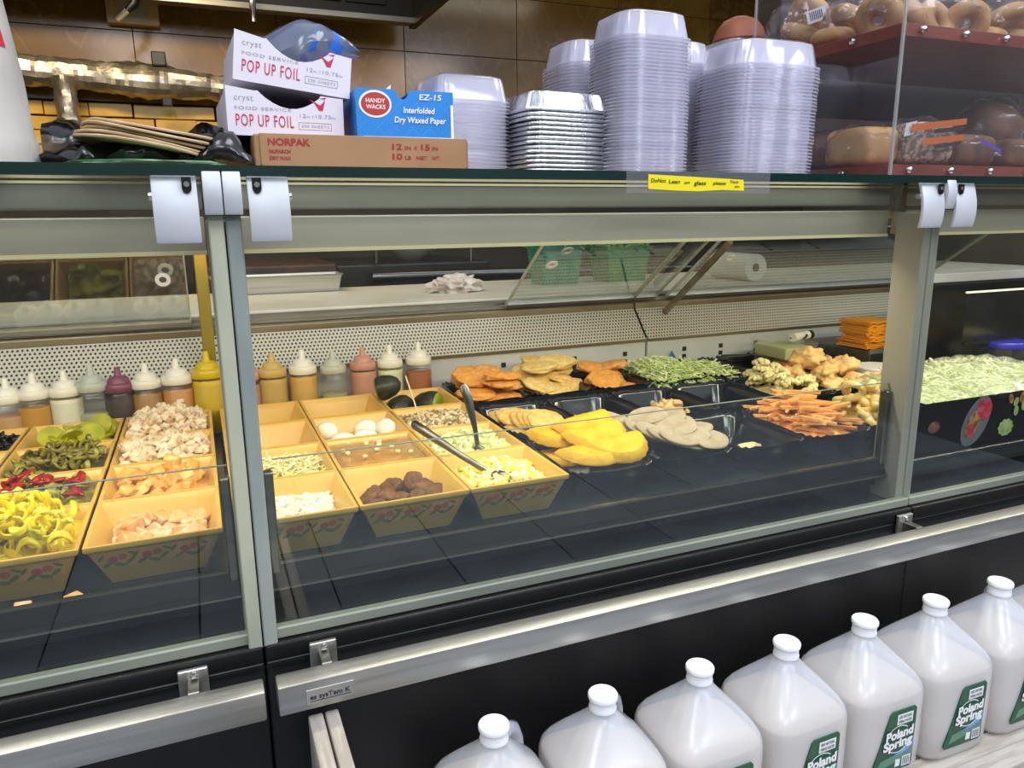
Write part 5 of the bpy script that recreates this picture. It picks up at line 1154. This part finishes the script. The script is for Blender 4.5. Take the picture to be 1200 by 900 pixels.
# ------------------------------------------------------------------ squeeze bottles
SQB = thin_glass('squeeze_plastic', (.985, .985, .98), haze=.06, rough=.2, hazecol='E6E2D8')
def bottle(x, label, sauce, cap, level=.8, s=1.0, capmat=None, y=1.748):
    r_ = thing('squeeze_bottle', label, 'sauce bottle', (x, y, ZD), group='squeeze bottles along the back'); r_.scale = (s, s, s)
    m_ = MB(); m_.lathe([(.027, 0), (.0305, .003), (.0305, .098), (.0285, .105), (.0265, .108), (.0265, .112)], 28); m_.build('bottle', SQB, r_, smooth=40)
    m_ = MB(); m_.lathe([(.026, .002), (.0296, .005), (.0300, min(.104, .110*level)), (.0285, min(.1075, .112*level)), (.001, min(.1078, .112*level)+.0002)], 28); m_.build('sauce', pm('sauce', sauce, .4), r_, smooth=40)
    m_ = MB(); m_.lathe([(.0295, .1125), (.0305, .114), (.0300, .125), (.0280, .129), (.0215, .1305), (.0200, .1385), (.0165, .142), (.0085, .1440), (.0068, .147), (.0055, .161), (.0035, .1635)], 28); m_.build('cap', pm('cap', cap, .35, sss=.1) if capmat is None else capmat, r_, smooth=40)
    return r_
WC = 'E6E0D2'
bl = [(-.381, 'squeeze bottle with peach sauce and white cap at the left picture edge', 'C89A6C', WC, .75, .96), (-.334, 'squeeze bottle with mustard-gold sauce and white cap', 'C8902A', WC, .85, 1.0), (-.278, 'squeeze bottle of white dressing with white cap', 'DCD6BE', WC, .95, 1.0),
 (-.2285, 'greenish clear squeeze bottle with translucent cap', 'A8AA8A', 'B4B8AC', .6, 1.05), (-.1785, 'squeeze bottle of dark purple sauce with purple cap', '2E1C26', '7A3E58', 1.0, 1.0), (-.1265, 'squeeze bottle of brown sauce with a stained white cap', 'A0702A', WC, .9, 1.02), (-.0655, 'squeeze bottle of orange sauce with a white cap, left of the mustard', 'C88442', WC, .9, 1.05),
 (-.0035, 'bright yellow mustard squeeze bottle with yellow cap', 'D0B000', 'CDB000', 1.0, 1.12), (.0760, 'pinkish squeeze bottle half hidden behind the left post', 'C08A70', 'C89C84', .9, 1.0), (.133, 'squeeze bottle of tan honey mustard with tan cap', 'C4A050', 'C8A85C', 1.0, 1.03), (.200, 'squeeze bottle low on gold sauce with white cap', 'C89A34', WC, .95, 1.04), (.269, 'pale grey-green squeeze bottle with translucent cap', 'A8A878', 'B8BAA8', .55, 1.0),
 (.339, 'salmon pink squeeze bottle with matching cap', 'BC8068', 'C08A74', 1.0, 1.02), (.4035, 'squeeze bottle of pale green dressing with white cap', 'C9CE9A', WC, .95, 1.02), (.4750, 'squeeze bottle of brick-red sauce with white cap at the right end', 'A8602A', WC, .85, 1.03)]
for b_ in bl: bottle(*b_)

# ------------------------------------------------------------------ right unit contents
PG = [pm('wrapped_lettuce', 'D2DAAE', .5), pm('wrapped_lettuce', 'E8ECD0', .5), pm('wrapped_lettuce', 'B6C684', .5)]
rt = thing('lettuce_tray', 'wide black tray of wrapped lettuce behind the printed panel', 'tray', (1.68, 1.19, ZD))
MB().rings([[(sx*(.265+e), sy*(.165+e), z) for sx, sy in ((-1,-1),(1,-1),(1,1),(-1,1))] for e, z in ((-.02, 0), (0, .062), (.005, .062), (-.004, .060), (-.024, .003))]).build('body', TRB, rt, bevel=.002)
Heap(1.68, 1.19, .50, .31, ZD+.052, .050).fill('shredded_lettuce', PG[0], 'lettuce mound under the film in the wide tray', 'lettuce', ZD+.006, .008)
crumbs(1.68, 1.19, .48, .30, ZD+.056, .052, 1500, .009, PG, 'shredded_lettuce', 'shredded lettuce under cling film at the right', 'lettuce', seed=8, shape='shred', amp=.005)
o = Heap(1.68, 1.19, .515, .325, ZD+.064, .062).fill('cling_film', thin_glass('film2', (.97, .98, .96), haze=.26, rough=.10, hazecol='F2F4EC'), 'cling film over the wrapped lettuce', 'film', ZD+.063, .012, 26)
bb = thing('black_bin', 'tall black plastic bin with a white top edge at the right', 'bin', (2.10, 1.42, ZD))
MB().rings([[(sx*(.27+e), sy*(.08+e*.5), z) for sx, sy in ((-1,-1),(1,-1),(1,1),(-1,1))] for e, z in ((-.012, 0), (.01, .262), (-.002, .262), (-.022, .006))]).build('body', pm('bin_black', '0E0F10', .2), bb, bevel=.002)
MB().box(-.282, .282, -.0865, -.0835, .258, .263).build('white_edge', WHITE, bb); MB().box(-.26, .27, -.084, -.078, .12, .128).build('ridge', DARK, bb)
# lidded tubs
def tub2(x, y, z, r, h, body, lid, label, nm='lidded_tub'):
    t = thing(nm, label, 'tub', (x, y, z)); m_ = MB(); m_.lathe([(r*.9, 0), (r*.95, .003), (r, h), (r*.9, h)], 28); m_.build('body', body, t, smooth=40)
    m_ = MB(); m_.lathe([(r*1.04, h*.80), (r*1.06, h*.82), (r*1.06, h*1.04), (r*1.02, h*1.08), (r*.2, h*1.08)], 28); m_.build('lid', lid, t, smooth=40)
st = thing('steel_insert', 'stainless insert platform carrying the cheese stacks', 'platform', (1.78, 1.60, ZD))
MB().box(-.070, .42, -.08, .17, 0, .085).build('body', STEELD, st, bevel=.004); MB().box(-.072, .425, -.085, -.080, .078, .09).build('rim', STEEL, st)
zc = ZD+.0855
tub2(1.99, 1.330, ZD+.058, .052, .062, SQB, pm('lid_blue', '2A2AA8', .3), 'tub with a blue lid behind the wrapped lettuce')
tub2(1.660, 1.445, ZD, .055, .058, pm('brown_tub', '6A4A30', .4), WHITE, 'brown tub with a flat white lid beside the right post')
cb = thing('clear_box', 'long clear box of pale green dressing near the back', 'box', (1.690, 1.640, zc-.085+.0)) if False else None
cb = thing('clear_box', 'clear box of pale green dressing beside the fried chicken', 'box', (1.535, 1.665, ZD+.060))
MB().rings([[(sx*(.06+e), sy*(.075+e), z) for sx, sy in ((-1,-1),(1,-1),(1,1),(-1,1))] for e, z in ((-.006, 0), (0, .050), (.004, .050), (-.003, .048), (-.009, .003))]).build('body', SQB, cb, bevel=.002)
MB().box(-.050, .050, -.064, .064, .004, .036).build('dressing', pm('dressing_green', 'C8CC8A', .4), cb, bevel=.003)
rl = thing('label_roll', 'black and white label roll lying on the clear box', 'roll', (1.575, 1.640, ZD+.060+.0615)); rl.rotation_euler = (0, 0, .25)
m_ = MB(); m_.rings([[(xx, .012*math.cos(2*PI*i/18), .012*math.sin(2*PI*i/18)) for i in range(18)] for xx in (-.045, .030)]); m_.build('paper', pm('roll_paper', 'D8D4C4', .5, col2='2A2A2A', nscale=26, lo=.6, hi=.62), rl, smooth=40)
m_ = MB(); m_.rings([[(xx, .0123*math.cos(2*PI*i/18), .0123*math.sin(2*PI*i/18)) for i in range(18)] for xx in (.030, .046)]); m_.build('end', KB, rl, smooth=40)
def slices(n, x, y, z, wx, wy, th, mats, nm, lb, cat, grp, jit=.006, seed=1):
    m_ = MB(); N = 8; vs = []
    for k in (0, 1):
        for i in range(N+1):
            for j in range(N+1): vs.append(((i/N-.5)*wx, (j/N-.5)*wy, k*th*.85+.0022*math.sin(i*2.1+j*.4)*(abs(j/N-.5)*2)))
    M1 = (N+1)**2; fs = []
    for i in range(N):
        for j in range(N):
            a = i*(N+1)+j; fs += [(a, a+N+1, a+N+2, a+1), (M1+a, M1+a+1, M1+a+N+2, M1+a+N+1)]
    for i in range(N):
        for (a, b_) in ((i, i+1), ((i+1)*(N+1), i*(N+1)) if False else (N*(N+1)+i+1, N*(N+1)+i)): fs.append((a, b_, M1+b_, M1+a))
        for (a, b_) in (((i+1)*(N+1), i*(N+1)), (i*(N+1)+N, (i+1)*(N+1)+N)): fs.append((a, b_, M1+b_, M1+a))
    m_.add(vs, fs); mes = []
    for q, mt in enumerate(mats): mes.append(mesh_of(m_, mt, 'slice', smooth=40))
    r_ = random.Random(seed)
    for k in range(n): place(mes[k % len(mes)], nm, None, (x+r_.uniform(-jit, jit), y+r_.uniform(-jit, jit), z+k*th), (0, 0, r_.uniform(-.08, .08)), label=lb, cat=cat, group=grp)
slices(15, 1.768, 1.585, zc+.0025, .105, .105, .0052, [pm('cheese_orange', 'E89A14', .4), pm('cheese_orange', 'E08C10', .4)], 'cheese_slice', 'orange cheese slice in the stack left of the right post', 'cheese slice', 'orange cheese slices')
slices(9, 1.905, 1.555, zc+.0025, .090, .090, .0055, [pm('cheese_pale', 'EBD878', .4), pm('cheese_pale', 'E4CE68', .4)], 'cheese_slice', 'pale yellow cheese slice in the stack right of the right post', 'cheese slice', 'pale cheese slices', seed=3)
slices(6, 2.06, 1.660, zc+.0025, .15, .11, .0050, [pm('deli_meat', 'A0604E', .45, col2='B87A68', nscale=20)], 'deli_meat_slice', 'pink deli meat slice beside the black bin', 'deli meat', 'pink deli meat slices', jit=.012, seed=4)
slices(5, 1.90, 1.405, ZD+.085, .075, .06, .0060, [pm('cheese_orange2', 'F0A018', .4)], 'cheese_slice', 'bright orange slice behind the wrapped lettuce', 'cheese slice', 'bright orange slices behind the lettuce', seed=5)
bx = thing('amber_tub', 'amber plastic tub under the bright orange slices', 'tub', (1.90, 1.415, ZD))
MB().rings([[(sx*(.055+e), sy*(.045+e), z) for sx, sy in ((-1,-1),(1,-1),(1,1),(-1,1))] for e, z in ((-.006, 0), (0, .080), (.003, .080))]).build('body', pm('amber', 'B07A38', .3), bx, bevel=.003)
sb = thing('cream_tub', 'small tub of cream sauce at the right edge behind the lettuce', 'tub', (2.06, 1.20, ZD+.055))
m_ = MB(); m_.lathe([(.048, 0), (.055, .055), (.057, .055), (.052, .050), (.003, .052)], 24); m_.build('body', pm('cream_sauce', 'DED4A0', .35), sb, smooth=40)

# ------------------------------------------------------------------ rack and water jugs
WW = pm('whitewashed_wood', 'BDB6AC', .6, col2='A39A8F', nscale=18, stretch=(6, .6, 6), bump=.2, bscale=40)
WWX = pm('whitewashed_wood_x', 'BDB6AC', .6, col2='A89F93', nscale=18, stretch=(.6, 6, 6), bump=.2, bscale=40)
ZS = .425
rk = thing('jug_rack', 'whitewashed wooden rack holding the water jugs in front of the case', 'rack', (1.1, .76, 0))
for (x0, x1) in ((.0735, .0915), (.0940, .1105)): MB().box(x0, x1, .42, .852, 0, .700).build('end_board', WW, rk, world=True, bevel=.0025, seg=2)
for k in range(5):
    y0 = .695+k*.040; MB().box(.112, 2.5, y0, y0+.037, ZS-.018, ZS-.0005).build('shelf_slat', WWX, rk, world=True, bevel=.002, seg=1)
MB().box(.112, 2.5, .655, .692, ZS-.035, ZS+.004).build('front_rail', WWX, rk, world=True, bevel=.004, seg=2)
for k in range(5):
    y0 = .46+k*.085; MB().box(.112, 2.5, y0, y0+.080, .235, .250).build('lower_slat', pm('cream_slat', 'D0C6AE', .55), rk, world=True, bevel=.002, seg=1)
for x0 in (1.2, 2.46):
    for y0 in (.66, .85): MB().box(x0, x0+.035, y0, y0+.035, 0, ZS-.035 if y0 < .8 else ZS-.018).build('leg', WW, rk, world=True, bevel=.002, seg=1)

JUG = thin_glass('jug_plastic', (.93, .95, .98), haze=.46, rough=.25, hazecol='F0F6FF', tl_=.15); WATER = thin_glass('jug_water', (1.0, .955, .88), haze=.70, rough=.05, ior=1.33, hazecol='FFE8C8', tl_=.2)  # warm glow refracted from behind is put into the water colour
GREEN = pm('label_green', '174A34', .35, col2='1F5A3E', nscale=30); WINK2 = pm('label_white_ink', 'ECEFEF', .4); WAVE = pm('label_wave', '4F80C8', .35, col2='7AA0DC', nscale=60); SOFT = pm('label_soft', '5F8A70', .4)
CAPW = pm('jug_cap', 'EEF0F2', .35, sss=.15)
def sq(hw, z, pw, rec=0, n=48):
    pts = []
    for i in range(n):
        a = 2*PI*i/n; c, s_ = math.cos(a), math.sin(a)
        k = 1-rec*math.exp(-(((a-PI/4+PI) % (2*PI)-PI)/.34)**2)
        pts.append((hw*k*math.copysign(abs(c)**pw, c), hw*k*math.copysign(abs(s_)**pw, s_), z))
    return pts
def make_jug():
    r_ = thing('water_jug', '', 'water jug', (0, 0, 0), group='gallon water jugs on the rack')
    prof = [(.060, 0, .45, 0), (.070, .003, .42, 0), (.0745, .014, .40, 0), (.0755, .06, .40, 0), (.0755, .085, .40, 0), (.0750, .105, .40, .10), (.0752, .130, .40, .30), (.0745, .146, .41, .34), (.0715, .157, .42, .34), (.0640, .169, .44, .34), (.0520, .183, .50, .32), (.0390, .197, .62, .26), (.0280, .209, .82, .12), (.0205, .2180, 1, 0), (.0180, .2225, 1, 0), (.0172, .232, 1, 0)]
    MB().rings([sq(*p) for p in prof]).build('bottle', JUG, r_, smooth=50)
    MB().rings([sq(h_*.965, max(.004, z), p, q) for h_, z, p, q in prof if z < .15] ).build('water', WATER, r_, smooth=50)
    m_ = MB(); m_.tube([(.012, .012, .212), (.026, .026, .212), (.040, .040, .200), (.0485, .0485, .178), (.0515, .0515, .150), (.0500, .0500, .120), (.044, .044, .104)], [.009, .010, .0105, .0105, .011, .012, .012], 12); m_.build('handle', JUG, r_, smooth=60)
    m_ = MB(); m_.lathe([(.0185, .2235), (.0190, .226), (.0180, .228), (.0180, .238), (.0200, .2400), (.0203, .2445), (.0190, .2465), (.0165, .2455), (.001, .2453)], 28); m_.build('cap', CAPW, r_, smooth=40)
    yl = -.0768
    lab = MB(); poly = [(-.0405, .026), (.036, .026), (.0395, .030), (.0395, .128), (.036, .132), (-.010, .132), (-.0145, .128), (-.0440, .031)]
    lab.prism(poly, 1, yl, yl+.0022); L = lab.build('label', GREEN, r_)
    def D(poly, mt, nm, e): 
        m_ = MB(); m_.add([(x, yl-e, z) for x, z in poly], [tuple(range(len(poly)))]); m_.build(nm, mt, L)
    D([(.000, .107), (.032, .107), (.032, .125), (.000, .125)], WINK2, 'white_panel', .0003)
    D([(-.034, .034), (.039, .048), (.039, .060), (-.028, .050)], SOFT, 'small_print_band', .0003)
    D([(-.012, .050), (.010, .058), (.0385, .080), (.0385, .062), (.020, .054)], WAVE, 'wave', .0004)
    D([(.018, .030), (.036, .030), (.036, .048), (.018, .048)], WINK2, 'barcode', .0005)
    for q in range(5): D([(.0200+q*.003, .032), (.0214+q*.003, .032), (.0214+q*.003, .046), (.0200+q*.003, .046)], INK, 'bar', .0007)
    D([(.004, .032), (.014, .032), (.015, .044), (.005, .046)], WINK2, 'logo_patch', .0004)
    ring = [[(.006+(r2)*math.cos(2*PI*i/32)*1.1, yl-.0006, .082+r2*math.sin(2*PI*i/32)) for i in range(32)] for r2 in (.0225, .0240)]
    m_ = MB(); m_.rings(ring, False, False); m_.build('ring', WINK2, L)
    text('100% NATURAL', INK, L, (.0025, yl-.0006, .1175), height=.0050, width=.027, bold=.01); text('SPRING WATER', INK, L, (.0025, yl-.0006, .1095), height=.0050, width=.027, bold=.01)
    D([(-.024, .083), (.036, .090), (.036, .100), (-.020, .098)], GREEN, 'title_backing', .0008); D([(-.024, .066), (.036, .072), (.036, .086), (-.024, .083)], GREEN, 'title_backing', .0008)
    text('Poland', WINK2, L, (-.021, yl-.0012, .0835), height=.0150, width=.0560, bold=.045, ux=(1, 0, .05)); text('Spring', WINK2, L, (-.025, yl-.0012, .0670), height=.0150, width=.0600, bold=.045, ux=(1, 0, .05))
    return r_
jug0 = make_jug()
order = ['nearest the whitewashed end boards, cap lowest in the picture', 'second from the whitewashed end boards', 'third from the whitewashed end boards', 'fourth from the whitewashed end boards', 'fifth from the whitewashed end boards, its label fully in view', 'sixth from the whitewashed end boards, its label fully in view', 'seventh from the end boards, cut by the right picture edge', 'eighth from the end boards, at the right picture edge']
for i in range(8):
    j = jug0 if i == 0 else copy_tree(jug0)
    j.location = (.2929+.158*i, .782, ZS); j.rotation_euler = (0, 0, random.Random(i+3).uniform(-.03, .03)); j['label'] = 'frosted gallon water jug ' + order[i]
